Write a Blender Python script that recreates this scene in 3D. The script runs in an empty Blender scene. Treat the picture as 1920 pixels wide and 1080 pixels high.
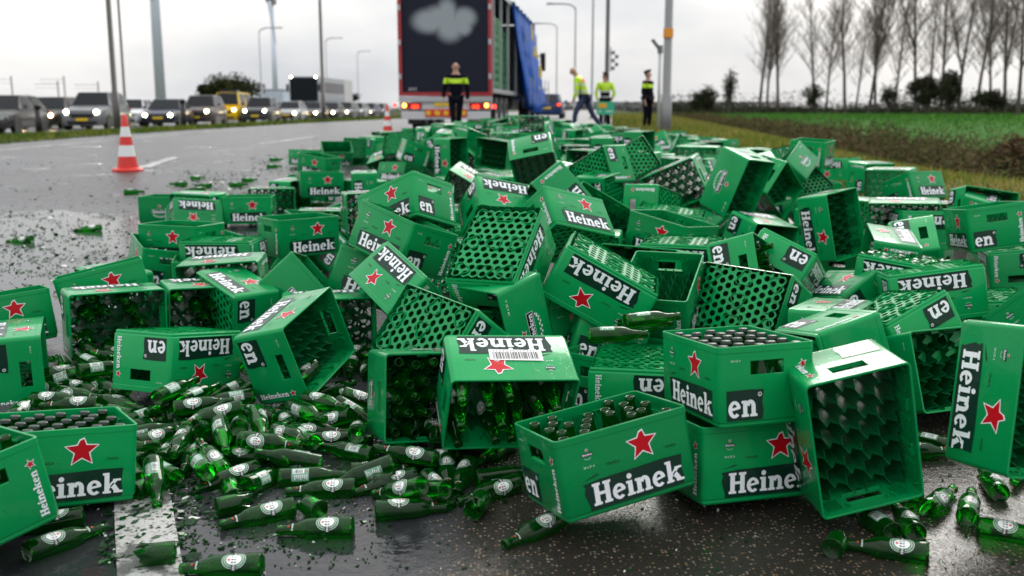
import bpy, bmesh, math, random
import numpy as np
from mathutils import Matrix, Vector, Quaternion, Euler, noise
from mathutils.geometry import delaunay_2d_cdt
random.seed(7); RNG = np.random.default_rng(7)
sc = bpy.context.scene
COL = sc.collection
CAMZ = 1.23
# ---------------------------------------------------------------- camera
cam_d = bpy.data.cameras.new('camera'); cam = bpy.data.objects.new('camera', cam_d); COL.objects.link(cam)
cam.location = (0, 0, CAMZ)
cam.rotation_euler = (math.radians(90 - 10.324), 0, 0)
cam_d.sensor_width = 36.0; cam_d.lens = 1850 / 1920 * 36.0
cam_d.clip_start = 0.05; cam_d.clip_end = 5000
cam_d.dof.use_dof = True; cam_d.dof.focus_distance = 3.45; cam_d.dof.aperture_fstop = 2.7
cam_d.dof.aperture_blades = 9
sc.camera = cam
# ---------------------------------------------------------------- world: overcast sky
SUN_EL, SUN_AZ = math.radians(34), math.radians(18)      # azimuth to the right of the view direction (+Y)
w = bpy.data.worlds.new('World'); sc.world = w; w.use_nodes = True
nt = w.node_tree; nt.nodes.clear()
N = nt.nodes.new; Lk = nt.links.new
out = N('ShaderNodeOutputWorld'); bg = N('ShaderNodeBackground'); sky = N('ShaderNodeTexSky')
sky.sky_type = 'NISHITA'; sky.sun_disc = False; sky.sun_elevation = SUN_EL; sky.sun_rotation = SUN_AZ
sky.air_density = 1.0; sky.dust_density = 3.0
mulS = N('ShaderNodeMix'); mulS.data_type = 'RGBA'; mulS.blend_type = 'MULTIPLY'; mulS.inputs[0].default_value = 1
mulS.inputs[7].default_value = (0.07, 0.07, 0.07, 1); Lk(sky.outputs[0], mulS.inputs[6])
tc = N('ShaderNodeTexCoord'); mp = N('ShaderNodeMapping'); mp.inputs['Scale'].default_value = (1.0, 1.0, 2.6)
Lk(tc.outputs['Generated'], mp.inputs[0])
no = N('ShaderNodeTexNoise'); no.inputs['Scale'].default_value = 2.3; no.inputs['Detail'].default_value = 5; no.inputs['Roughness'].default_value = 0.5
Lk(mp.outputs[0], no.inputs['Vector'])
rp = N('ShaderNodeValToRGB'); rp.color_ramp.elements[0].position = 0.33; rp.color_ramp.elements[0].color = (0.46, 0.485, 0.525, 1)
rp.color_ramp.elements[1].position = 0.60; rp.color_ramp.elements[1].color = (0.80, 0.785, 0.765, 1)
Lk(no.outputs[0], rp.inputs[0])
# brighter cloud round the hidden sun, greyer away from it
sd = Vector((math.sin(SUN_AZ) * math.cos(SUN_EL * .35), math.cos(SUN_AZ) * math.cos(SUN_EL * .35), math.sin(SUN_EL * .35)))
dot = N('ShaderNodeVectorMath'); dot.operation = 'DOT_PRODUCT'; dot.inputs[1].default_value = sd
nrm = N('ShaderNodeVectorMath'); nrm.operation = 'NORMALIZE'; Lk(tc.outputs['Generated'], nrm.inputs[0]); Lk(nrm.outputs[0], dot.inputs[0])
mr = N('ShaderNodeMapRange'); mr.inputs['From Min'].default_value = -0.2; mr.inputs['From Max'].default_value = 1.0
mr.inputs['To Min'].default_value = 1.02; mr.inputs['To Max'].default_value = 1.10; Lk(dot.outputs['Value'], mr.inputs[0])
m2 = N('ShaderNodeVectorMath'); m2.operation = 'SCALE'; Lk(rp.outputs[0], m2.inputs[0]); Lk(mr.outputs[0], m2.inputs['Scale'])
# an overcast sky is brighter overhead than at the horizon
sx = N('ShaderNodeSeparateXYZ'); Lk(nrm.outputs[0], sx.inputs[0]); mz = N('ShaderNodeMapRange'); mz.inputs['From Min'].default_value = 0.0; mz.inputs['From Max'].default_value = 1.0
mz.inputs['To Min'].default_value = 1.0; mz.inputs['To Max'].default_value = 2.2; Lk(sx.outputs[2], mz.inputs[0])
m3 = N('ShaderNodeVectorMath'); m3.operation = 'SCALE'; Lk(m2.outputs[0], m3.inputs[0]); Lk(mz.outputs[0], m3.inputs['Scale'])
mx = N('ShaderNodeMix'); mx.data_type = 'RGBA'; mx.inputs[0].default_value = 0.93
Lk(mulS.outputs[2], mx.inputs[6]); Lk(m3.outputs[0], mx.inputs[7]); Lk(mx.outputs[2], bg.inputs[0]); bg.inputs[1].default_value = 0.98
Lk(bg.outputs[0], out.inputs[0])
sun_d = bpy.data.lights.new('sun', 'SUN'); sun_d.energy = 1.4; sun_d.angle = math.radians(25); sun_d.color = (1, .96, .9)
sun = bpy.data.objects.new('sun', sun_d); COL.objects.link(sun)
sdir = Vector((math.sin(SUN_AZ) * math.cos(SUN_EL), math.cos(SUN_AZ) * math.cos(SUN_EL), math.sin(SUN_EL)))
sun.rotation_euler = (-sdir).to_track_quat('-Z', 'Y').to_euler()
sc.view_settings.view_transform = 'Standard'; sc.view_settings.look = 'None'
sc.view_settings.exposure = 0.32; sc.view_settings.gamma = 1.0; sc.view_settings.use_curve_mapping = False
sc.render.engine = 'CYCLES'
cy = sc.cycles; cy.max_bounces = 8; cy.diffuse_bounces = 2; cy.glossy_bounces = 4; cy.transmission_bounces = 6
cy.transparent_max_bounces = 24; cy.sample_clamp_indirect = 6; cy.use_denoising = True; cy.caustics_reflective = False; cy.caustics_refractive = False
cy.use_adaptive_sampling = True

# ---------------------------------------------------------------- helpers
MATS = {}
def mat(name, col=(.5, .5, .5), rough=.5, metal=0, spec=.5, coat=0, emis=None, estr=0, bump=None, vary=0, noise_col=None, coat_rough=.1):
    if name in MATS: return MATS[name]
    m = bpy.data.materials.new(name); m.use_nodes = True; t = m.node_tree; p = t.nodes['Principled BSDF']
    p.inputs['Base Color'].default_value = (*col, 1); p.inputs['Roughness'].default_value = rough
    p.inputs['Metallic'].default_value = metal; p.inputs['Specular IOR Level'].default_value = spec
    p.inputs['Coat Weight'].default_value = coat; p.inputs['Coat Roughness'].default_value = coat_rough
    if emis: p.inputs['Emission Color'].default_value = (*emis, 1); p.inputs['Emission Strength'].default_value = estr
    cs = None
    c = t.nodes.new('ShaderNodeTexCoord')
    if noise_col:                                     # (scale, other colour)
        n = t.nodes.new('ShaderNodeTexNoise'); n.inputs['Scale'].default_value = noise_col[0]; n.inputs['Detail'].default_value = 5
        t.links.new(c.outputs['Object'], n.inputs['Vector'])
        r = t.nodes.new('ShaderNodeMapRange'); r.inputs[1].default_value = .35; r.inputs[2].default_value = .65; t.links.new(n.outputs[0], r.inputs[0])
        x = t.nodes.new('ShaderNodeMix'); x.data_type = 'RGBA'; x.inputs[6].default_value = (*col, 1); x.inputs[7].default_value = (*noise_col[1], 1)
        t.links.new(r.outputs[0], x.inputs[0]); cs = x.outputs[2]
        t.links.new(cs, p.inputs['Base Color'])
    if vary:
        o = t.nodes.new('ShaderNodeObjectInfo'); r = t.nodes.new('ShaderNodeMapRange')
        r.inputs[3].default_value = 1 - vary; r.inputs[4].default_value = 1 + vary; t.links.new(o.outputs['Random'], r.inputs[0])
        h = t.nodes.new('ShaderNodeHueSaturation'); h.inputs['Color'].default_value = (*col, 1)
        if cs: t.links.new(cs, h.inputs['Color'])
        t.links.new(r.outputs[0], h.inputs['Value']); t.links.new(h.outputs[0], p.inputs['Base Color'])
    if bump:                                          # (scale, strength)
        n = t.nodes.new('ShaderNodeTexNoise'); n.inputs['Scale'].default_value = bump[0]; n.inputs['Detail'].default_value = 4
        b = t.nodes.new('ShaderNodeBump'); b.inputs['Strength'].default_value = bump[1]; b.inputs['Distance'].default_value = .01
        t.links.new(c.outputs['Object'], n.inputs['Vector']); t.links.new(n.outputs[0], b.inputs['Height']); t.links.new(b.outputs[0], p.inputs['Normal'])
    MATS[name] = m; return m

def wet_plastic(name, col, vary=0.0, gloss=.3):
    """moulded plastic beaded with rain: the drops are bump, the film is a coat"""
    m = mat(name, col, gloss, vary=vary, coat=.65, coat_rough=.09, spec=.12)
    t = m.node_tree; p = t.nodes['Principled BSDF']; c = t.nodes.new('ShaderNodeTexCoord'); p.inputs['Coat IOR'].default_value = 1.27
    v = t.nodes.new('ShaderNodeTexVoronoi'); v.inputs['Scale'].default_value = 130; t.links.new(c.outputs['Object'], v.inputs['Vector'])
    r = t.nodes.new('ShaderNodeMapRange'); r.inputs[1].default_value = .0; r.inputs[2].default_value = .38; r.inputs[3].default_value = 1; r.inputs[4].default_value = 0
    t.links.new(v.outputs['Distance'], r.inputs[0])
    n = t.nodes.new('ShaderNodeTexNoise'); n.inputs['Scale'].default_value = 45; t.links.new(c.outputs['Object'], n.inputs['Vector'])
    r2 = t.nodes.new('ShaderNodeMapRange'); r2.inputs[1].default_value = .5; r2.inputs[2].default_value = .62; t.links.new(n.outputs[0], r2.inputs[0])
    k = t.nodes.new('ShaderNodeMath'); k.operation = 'MULTIPLY'; t.links.new(r.outputs[0], k.inputs[0]); t.links.new(r2.outputs[0], k.inputs[1])
    b = t.nodes.new('ShaderNodeBump'); b.inputs['Strength'].default_value = .55; b.inputs['Distance'].default_value = .0012
    t.links.new(k.outputs[0], b.inputs['Height']); t.links.new(b.outputs[0], p.inputs['Normal']); t.links.new(b.outputs[0], p.inputs['Coat Normal'])
    # worn bloom: paler scrapes in the plastic itself
    src = p.inputs['Base Color'].links[0].from_socket if p.inputs['Base Color'].links else None
    nb = t.nodes.new('ShaderNodeTexNoise'); nb.inputs['Scale'].default_value = 6; nb.inputs['Detail'].default_value = 9; nb.inputs['Roughness'].default_value = .72
    oi = t.nodes.new('ShaderNodeObjectInfo'); ad = t.nodes.new('ShaderNodeVectorMath'); ad.operation = 'ADD'; t.links.new(c.outputs['Object'], ad.inputs[0]); t.links.new(oi.outputs['Location'], ad.inputs[1]); t.links.new(ad.outputs[0], nb.inputs['Vector'])
    rb = t.nodes.new('ShaderNodeMapRange'); rb.inputs[1].default_value = .50; rb.inputs[2].default_value = .72; rb.inputs[3].default_value = 0; rb.inputs[4].default_value = .38; t.links.new(nb.outputs[0], rb.inputs[0])
    xb = t.nodes.new('ShaderNodeMix'); xb.data_type = 'RGBA'; t.links.new(rb.outputs[0], xb.inputs[0])
    if src: t.links.new(src, xb.inputs[6])
    else: xb.inputs[6].default_value = (*col, 1)
    xb.inputs[7].default_value = tuple(min(.8, q * .62 + .018) for q in col) + (1,); t.links.new(xb.outputs[2], p.inputs['Base Color'])
    # scuffs: roughness and a paler bloom where the plastic is worn
    n3 = t.nodes.new('ShaderNodeTexNoise'); n3.inputs['Scale'].default_value = 9; n3.inputs['Detail'].default_value = 8; n3.inputs['Roughness'].default_value = .65
    mp_ = t.nodes.new('ShaderNodeMapping'); mp_.inputs['Scale'].default_value = (1, 1, .35); t.links.new(c.outputs['Object'], mp_.inputs[0]); t.links.new(mp_.outputs[0], n3.inputs['Vector'])
    r3 = t.nodes.new('ShaderNodeMapRange'); r3.inputs[1].default_value = .35; r3.inputs[2].default_value = .7; r3.inputs[3].default_value = gloss - .08; r3.inputs[4].default_value = gloss + .2
    t.links.new(n3.outputs[0], r3.inputs[0]); t.links.new(r3.outputs[0], p.inputs['Roughness'])
    return m

def link(name, me, mt=None, parent=None, label=None, cat=None, group=None, kind=None):
    o = bpy.data.objects.new(name, me); COL.objects.link(o)
    if parent is not None: o.parent = parent
    if mt is not None and me is not None and hasattr(me, 'materials') and len(me.materials) == 0:
        for q in (mt if isinstance(mt, (list, tuple)) else [mt]): me.materials.append(q)
    tag(o, label, cat, group, kind); return o
def tag(o, label=None, cat=None, group=None, kind=None):
    if label: o['label'] = label
    if cat: o['category'] = cat
    if group: o['group'] = group
    if kind: o['kind'] = kind
def empty(name, M, label=None, cat=None, group=None):
    o = bpy.data.objects.new(name, None); COL.objects.link(o); o.empty_display_size = .1
    o.matrix_world = M; tag(o, label, cat, group); return o
def T(x, y, z, rz=0): return Matrix.Translation((x, y, z)) @ Matrix.Rotation(rz, 4, 'Z')
class MB:
    """collects polygons for one mesh"""
    def __init__(s): s.v = []; s.f = []; s.m = []
    def add(s, vs, fs, mi=0):
        b = len(s.v); s.v += [tuple(q) for q in vs]; s.f += [tuple(i + b for i in f) for f in fs]; s.m += [mi] * len(fs)
    def box(s, c, d, mi=0, R=None, taper=1.0):
        x, y, z = d[0] / 2, d[1] / 2, d[2] / 2
        vs = [Vector((sx * x * (taper if sz > 0 else 1), sy * y * (taper if sz > 0 else 1), sz * z)) for sx in (-1, 1) for sy in (-1, 1) for sz in (-1, 1)]
        if R is not None: vs = [R @ q for q in vs]
        s.add([q + Vector(c) for q in vs], [(0, 1, 3, 2), (4, 6, 7, 5), (0, 4, 5, 1), (2, 3, 7, 6), (0, 2, 6, 4), (1, 5, 7, 3)], mi)
    def tube(s, pts, rs, n=8, mi=0, cap=True):
        pts = [Vector(p) for p in pts]; base = len(s.v); prev = None
        if not isinstance(rs, (list, tuple)): rs = [rs] * len(pts)
        for i, p in enumerate(pts):
            d = (pts[min(i + 1, len(pts) - 1)] - pts[max(i - 1, 0)]).normalized()
            a = d.orthogonal().normalized() if prev is None else (prev - d * prev.dot(d)).normalized()
            prev = a; b = d.cross(a)
            for k in range(n):
                t = 2 * math.pi * k / n; s.v.append(tuple(p + (a * math.cos(t) + b * math.sin(t)) * rs[i]))
        for i in range(len(pts) - 1):
            for k in range(n):
                s.f.append((base + i * n + k, base + i * n + (k + 1) % n, base + (i + 1) * n + (k + 1) % n, base + (i + 1) * n + k)); s.m.append(mi)
        if cap:
            s.f.append(tuple(base + k for k in range(n))[::-1]); s.m.append(mi)
            e = base + (len(pts) - 1) * n; s.f.append(tuple(e + k for k in range(n))); s.m.append(mi)
    def lathe(s, prof, n=16, mi=0, c=(0, 0, 0), mis=None):
        base = len(s.v)
        for r, z in prof:
            for k in range(n): t = 2 * math.pi * k / n; s.v.append((c[0] + r * math.cos(t), c[1] + r * math.sin(t), c[2] + z))
        for i in range(len(prof) - 1):
            for k in range(n):
                s.f.append((base + i * n + k, base + i * n + (k + 1) % n, base + (i + 1) * n + (k + 1) % n, base + (i + 1) * n + k)); s.m.append(mis[i] if mis else mi)
    def mesh(s, name, smooth=False, mats=None):
        me = bpy.data.meshes.new(name); me.from_pydata(s.v, [], s.f); me.polygons.foreach_set('material_index', s.m)
        if smooth: me.polygons.foreach_set('use_smooth', [True] * len(s.f))
        for q in (mats or []): me.materials.append(q)
        me.update(); return me
    def build(s, name, mt, parent=None, smooth=False, **k):
        ml = mt if isinstance(mt, (list, tuple)) else [mt]
        return link(name, s.mesh(name, smooth, ml), None, parent, **k)
def auto_smooth(me, ang=35):
    me.polygons.foreach_set('use_smooth', [True] * len(me.polygons))
    try: me.set_sharp_from_angle(angle=math.radians(ang))
    except Exception: pass
def interp(x, xs, ys): return float(np.interp(x, xs, ys))
def smooth_interp(x, xs, ys):                      # catmull-rom through the points
    if x <= xs[0]: return ys[0] + (ys[1] - ys[0]) / (xs[1] - xs[0]) * (x - xs[0])
    if x >= xs[-1]: return ys[-1] + (ys[-1] - ys[-2]) / (xs[-1] - xs[-2]) * (x - xs[-1])
    i = max(k for k in range(len(xs) - 1) if xs[k] <= x)
    h = xs[i + 1] - xs[i]; t = (x - xs[i]) / h
    def sl(k):
        if k <= 0: return (ys[1] - ys[0]) / (xs[1] - xs[0])
        if k >= len(xs) - 1: return (ys[-1] - ys[-2]) / (xs[-1] - xs[-2])
        return (ys[k + 1] - ys[k - 1]) / (xs[k + 1] - xs[k - 1])
    m0, m1 = sl(i) * h, sl(i + 1) * h
    return (2*t**3 - 3*t**2 + 1) * ys[i] + (t**3 - 2*t**2 + t) * m0 + (-2*t**3 + 3*t**2) * ys[i + 1] + (t**3 - t**2) * m1
def G(y):                                           # height of the carriageway
    return interp(y, [0, 2, 3, 5, 9, 13, 26, 40, 300], [-1.23, -1.18, -1.14, -1.07, -.95, -.85, -.66, -.6, -.6]) + CAMZ
LX = ([-10, 0, 3, 8, 14.8, 18, 22.5, 30, 100, 600], [3.2, 0, -1.19, -3.2, -5.4, -5.5, -5.0, -4.1, 2.9, 52.9])
def XL(y): return smooth_interp(y, *LX)             # the broken lane line: the road bends
def terrain(x, y):
    s = x - XL(y); g = G(y)
    if s > 7.2:
        t = min(max((s - 9.5) / 5, 0), 1); t = t * t * (3 - 2 * t)
        d = -.35 * math.exp(-((s - 16) / 1.6) ** 2)
        return g * (1 - t) + (-.07) * t + d
    if s < -5.4:
        t = min(max((-s - 5.4) / 7.5, 0), 1); t = t * t * (3 - 2 * t)
        return g * (1 - t) + .28 * t
    return g
# ================================================================ SETTING
def asphalt(name, base, wet=1.0):
    m = bpy.data.materials.new(name); m.use_nodes = True; t = m.node_tree; p = t.nodes['Principled BSDF']; n_ = t.nodes.new; l = t.links.new
    c = n_('ShaderNodeTexCoord'); P = c.outputs['Object']
    def noise_(s, d=4, r=.55):
        n = n_('ShaderNodeTexNoise'); n.inputs['Scale'].default_value = s; n.inputs['Detail'].default_value = d; n.inputs['Roughness'].default_value = r; l(P, n.inputs['Vector']); return n.outputs[0]
    def rng(x, a, b, c0=0, d0=1):
        r = n_('ShaderNodeMapRange'); r.inputs[1].default_value = a; r.inputs[2].default_value = b; r.inputs[3].default_value = c0; r.inputs[4].default_value = d0; l(x, r.inputs[0]); return r.outputs[0]
    def mixc(f, a, b):
        x = n_('ShaderNodeMix'); x.data_type = 'RGBA'; l(f, x.inputs[0])
        for q, i in ((a, 6), (b, 7)):
            if isinstance(q, tuple): x.inputs[i].default_value = (*q, 1)
            else: l(q, x.inputs[i])
        return x.outputs[2]
    def mth(op, a, b):
        x = n_('ShaderNodeMath'); x.operation = op
        for q, i in ((a, 0), (b, 1)):
            if isinstance(q, (int, float)): x.inputs[i].default_value = q
            else: l(q, x.inputs[i])
        return x.outputs[0]
    v = n_('ShaderNodeTexVoronoi'); v.inputs['Scale'].default_value = 95; l(P, v.inputs['Vector'])
    sxyz = n_('ShaderNodeSeparateXYZ'); l(P, sxyz.inputs[0])
    edge = mth('ADD', sxyz.outputs[0], mth('MULTIPLY', mth('SUBTRACT', noise_(9, 3), .5), .10))
    coarse = mth('MULTIPLY', rng(edge, -.20, -.10), rng(sxyz.outputs[1], 9, 6, 0, 1))     # older chip surface right of the joint
    spk = rng(v.outputs['Distance'], .30, .42, 1, 0)
    sep = n_('ShaderNodeSeparateColor'); l(v.outputs['Color'], sep.inputs[0])
    pick = rng(mth('ADD', sep.outputs[0], mth('MULTIPLY', coarse, .14)), .80, .90)
    big = noise_(.9, 5)
    col = mixc(rng(big, .35, .65), tuple(b * .75 for b in base), tuple(b * 1.25 for b in base))
    col = mixc(coarse, col, (.026, .023, .020))
    stone = mixc(sep.outputs[1], (.17, .105, .05), (.20, .18, .15))
    col = mixc(mth('MULTIPLY', spk, pick), col, stone)
    def spot(cx, cy, rx, ry):
        dx = mth('DIVIDE', mth('SUBTRACT', sxyz.outputs[0], cx), rx); dy = mth('DIVIDE', mth('SUBTRACT', sxyz.outputs[1], cy), ry)
        return rng(mth('ADD', mth('MULTIPLY', dx, dx), mth('MULTIPLY', dy, dy)), .2, 1.6, .22, 0)
    wn = mth('ADD', noise_(1.6, 6, .6), mth('ADD', mth('MULTIPLY', spot(-3.5, 6.6, 2.3, 2.2), 1.3), spot(-.85, 2.75, .75, .8)))
    wetm = mth('MULTIPLY', rng(wn, .60, .66), mth('SUBTRACT', 1.0, coarse))             # standing water
    fine = noise_(260, 3, .6)
    film = noise_(14, 5, .6)
    l(mixc(wetm, col, tuple(b * .55 for b in base)), p.inputs['Base Color'])
    near = rng(sxyz.outputs[1], 4.5, 10, .05, .27)
    l(mth('ADD', mth('MULTIPLY', mth('SUBTRACT', 1.0, wetm), near), rng(film, .3, .7, .03, .12)), p.inputs['Roughness'])
    p.inputs['Specular IOR Level'].default_value = .4
    b = n_('ShaderNodeBump'); b.inputs['Distance'].default_value = .004
    l(mth('ADD', mth('MULTIPLY', mth('SUBTRACT', 1.0, wetm), mth('SUBTRACT', .42, mth('MULTIPLY', coarse, .20))), .02), b.inputs['Strength'])
    l(mth('ADD', mth('MULTIPLY', spk, mth('ADD', .5, coarse)), fine), b.inputs['Height'])
    b2 = n_('ShaderNodeBump'); b2.inputs['Strength'].default_value = .45; b2.inputs['Distance'].default_value = .004      # water rippling round chips
    l(noise_(38, 2, .5), b2.inputs['Height']); l(b.outputs[0], b2.inputs['Normal']); l(b2.outputs[0], p.inputs['Normal'])
    return m
ASPH = asphalt('wet_asphalt', (.038, .040, .046)); ASPH2 = asphalt('wet_asphalt_far', (.055, .055, .058))
SOIL = mat('field_grass', (.060, .068, .034), .95, spec=.03, noise_col=(.35, (.045, .055, .026)), bump=(3, .4))
def paintmat():
    m = mat('road_paint', (.60, .60, .58), .3, bump=(160, .4), coat=.3); t = m.node_tree; p = t.nodes['Principled BSDF']; c = t.nodes.new('ShaderNodeTexCoord')
    def nz(sc, d): n = t.nodes.new('ShaderNodeTexNoise'); n.inputs['Scale'].default_value = sc; n.inputs['Detail'].default_value = d; t.links.new(c.outputs['Object'], n.inputs['Vector']); return n.outputs[0]
    def rg(x, a, b): r = t.nodes.new('ShaderNodeMapRange'); r.inputs[1].default_value = a; r.inputs[2].default_value = b; t.links.new(x, r.inputs[0]); return r.outputs[0]
    mu = t.nodes.new('ShaderNodeMath'); mu.operation = 'MAXIMUM'; t.links.new(rg(nz(7, 8), .52, .57), mu.inputs[0]); t.links.new(rg(nz(70, 6), .54, .62), mu.inputs[1])
    x = t.nodes.new('ShaderNodeMix'); x.data_type = 'RGBA'; x.inputs[6].default_value = (.43, .43, .42, 1); x.inputs[7].default_value = (.075, .075, .075, 1); t.links.new(mu.outputs[0], x.inputs[0]); t.links.new(x.outputs[2], p.inputs['Base Color']); return m
PAINT = paintmat()
YS = [-6, -3, 0, 1, 2, 3, 4, 5, 6.5, 8, 10, 12, 14, 16, 18, 20, 22.5, 25, 28, 32, 36, 40, 46, 52, 60, 70, 80, 95, 115, 140, 180, 240, 330, 460, 700, 1100, 1800, 3000]
def strip(name, ss, ys, dz, mt, kind='structure', parent=None):
    b = MB(); W_ = len(ss)
    for y in ys:
        for s in ss:
            x = XL(y) + s; b.v.append((x, y, terrain(x, y) + dz))
    for i in range(len(ys) - 1):
        for j in range(W_ - 1):
            b.f.append((i * W_ + j, i * W_ + j + 1, (i + 1) * W_ + j + 1, (i + 1) * W_ + j)); b.m.append(0)
    o = b.build(name, mt, parent, smooth=True)
    if kind: o['kind'] = kind
    return o
SS = [-2500, -900, -300, -120, -60, -40, -30, -22, -20, -18, -16, -14.4, -13, -11.5, -10, -8.5, -7, -6, -5.4, -3, 0, 3, 5, 7.2, 8.3, 9.5, 10.5, 11.5, 12.5, 13.5, 14.5, 15.5, 16.5, 17.5, 19, 21, 25, 32, 45, 70, 120, 250, 600, 1400, 3000]
strip('ground', SS, YS, 0, SOIL)
strip('road', [-5.4, -3, 0, 3, 5, 7.2], [y for y in YS if y <= 700], .004, ASPH)
strip('opposite_road', [-22, -20, -18, -16, -14.4], [y for y in YS if y <= 700], .004, ASPH2)
strip('field', [18.5, 19, 21, 25, 32, 45, 70, 120, 250, 600], [y for y in YS if y <= 240 and y >= 0], .02, mat('crop_field', (.045, .125, .024), .95, spec=.03, noise_col=(.5, (.036, .10, .02)), bump=(6, .5)))
def marking(name, s0, s1, y0, y1, parent=None, step=1.0):
    ys = []; y = y0
    while y < y1 - .01: ys.append(y); y += step
    ys.append(y1); b = MB()
    for y in ys:
        for s in (s0, s1): x = XL(y) + s; b.v.append((x, y, G(y) + .009))
    for i in range(len(ys) - 1): b.f.append((2 * i, 2 * i + 1, 2 * i + 3, 2 * i + 2)); b.m.append(0)
    return b.build(name, PAINT, parent)
mk = marking('edge_line', -4.03, -3.87, 2, 300, step=3); mk['kind'] = 'structure'
for y0, y1 in ((.6, 3.25), (14.0, 16.4), (20.6, 24.4), (34, 37), (46, 49), (58, 61)):
    o = marking('lane_dash', -.085, .085, y0, y1, step=.5 if y0 < 10 else 10); o['kind'] = 'structure'
# kink the centre line a little where the first dash starts
# ---- scattered small foliage faces
def cards(name, P, size, mt, up=.6, aspect=.35, seed=0, parent=None, **k):
    r = np.random.default_rng(seed); n = len(P); P = np.asarray(P, float)
    d = r.normal(size=(n, 3)); d[:, 2] = np.abs(d[:, 2]) * up + (up > .9) * 1.2; d /= np.linalg.norm(d, axis=1)[:, None]
    e = np.cross(d, r.normal(size=(n, 3))); e /= np.linalg.norm(e, axis=1)[:, None] + 1e-9
    s = (np.asarray(size) * r.uniform(.6, 1.4, n))[:, None]
    V = np.stack([P - e * s * aspect * .5, P + e * s * aspect * .5, P + d * s], 1).reshape(-1, 3)
    me = bpy.data.meshes.new(name); me.vertices.add(3 * n); me.loops.add(3 * n); me.polygons.add(n)
    me.vertices.foreach_set('co', V.ravel()); me.loops.foreach_set('vertex_index', np.arange(3 * n))
    me.polygons.foreach_set('loop_start', np.arange(0, 3 * n, 3)); me.polygons.foreach_set('loop_total', np.full(n, 3))
    ml = mt if isinstance(mt, (list, tuple)) else [mt]
    for q in ml: me.materials.append(q)
    if len(ml) > 1:                                   # clumps of colour by position
        h = np.sin(P[:, 0] * 1.7 + 3 * np.sin(P[:, 1] * .9)) + .8 * np.sin(P[:, 1] * 2.3 + P[:, 2] * 5) + r.normal(size=n) * .8
        q = np.digitize(h, np.quantile(h, np.linspace(0, 1, len(ml) + 1)[1:-1])); me.polygons.foreach_set('material_index', q)
    me.update(calc_edges=True); return link(name, me, None, parent, **k)
def leafmat(n, c): return mat(n, c, .9, spec=.03)
GR = [leafmat('grass_olive', (.20, .20, .035)), leafmat('grass_green', (.10, .19, .025)), leafmat('grass_straw', (.34, .28, .09)), leafmat('grass_deep', (.045, .09, .016))]
BRM = [leafmat('twig_brown', (.105, .085, .040)), leafmat('twig_dark', (.055, .052, .028)), leafmat('leaf_dark', (.085, .105, .032)), leafmat('twig_red', (.11, .075, .042))]
def band(n, s0, s1, y0, y1, seed, power=1.6):
    r = np.random.default_rng(seed); u = r.random(n) ** power; y = y0 + (y1 - y0) * u; s = r.uniform(s0, s1, n)
    return np.array([(XL(a) + b, a, terrain(XL(a) + b, a)) for a, b in zip(y, s)])
P = band(70000, 7.1, 14.2, 5, 75, 1); cards('verge_grass', P, .10 + P[:, 1] * .0022, GR[:3], up=1.5, aspect=.14, seed=2, kind='stuff', label='yellow green rough grass on the verge beside the crates', cat='grass')
P = band(42000, -14.5, -5.3, 12, 110, 3, 1.3); cards('median_grass', P, .09 + P[:, 1] * .0016, [GR[0], GR[1], GR[3]], up=1.5, aspect=.18, seed=4, kind='stuff', label='short green grass on the strip between the two roads', cat='grass')
P = band(60000, 18, 150, 14, 190, 31, 1.3); cards('field_crop', P, .10 + P[:, 1] * .0025, [leafmat('crop_green', (.09, .25, .04)), leafmat('crop_green_dark', (.045, .135, .024))], up=1.5, aspect=.25, seed=32, kind='stuff', label='bright green winter crop in the flat field beyond the ditch', cat='crop')
# ditch brush: rises in clumps
r = np.random.default_rng(5); pts = []
cl = [(r.uniform(13.8, 17.6), 13 + 110 * r.random() ** 1.4, r.uniform(.3, .95), r.uniform(.5, 1.4)) for _ in range(420)]
for s, y, h, w_ in cl:
    n = 170
    a = r.normal(size=(n, 2)) * w_ * .45; z = np.abs(r.normal(size=n)) * h * .5
    for k in range(n):
        x_ = XL(y) + s + a[k, 0]; y_ = y + a[k, 1]; pts.append((x_, y_, terrain(x_, y_) + min(z[k], h)))
P = np.array(pts); cards('ditch_brush', P, .13 + P[:, 1] * .0022, BRM, up=.8, aspect=.16, seed=6, kind='stuff', label='brown tangled brush and dead stalks along the ditch', cat='brush')
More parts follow.
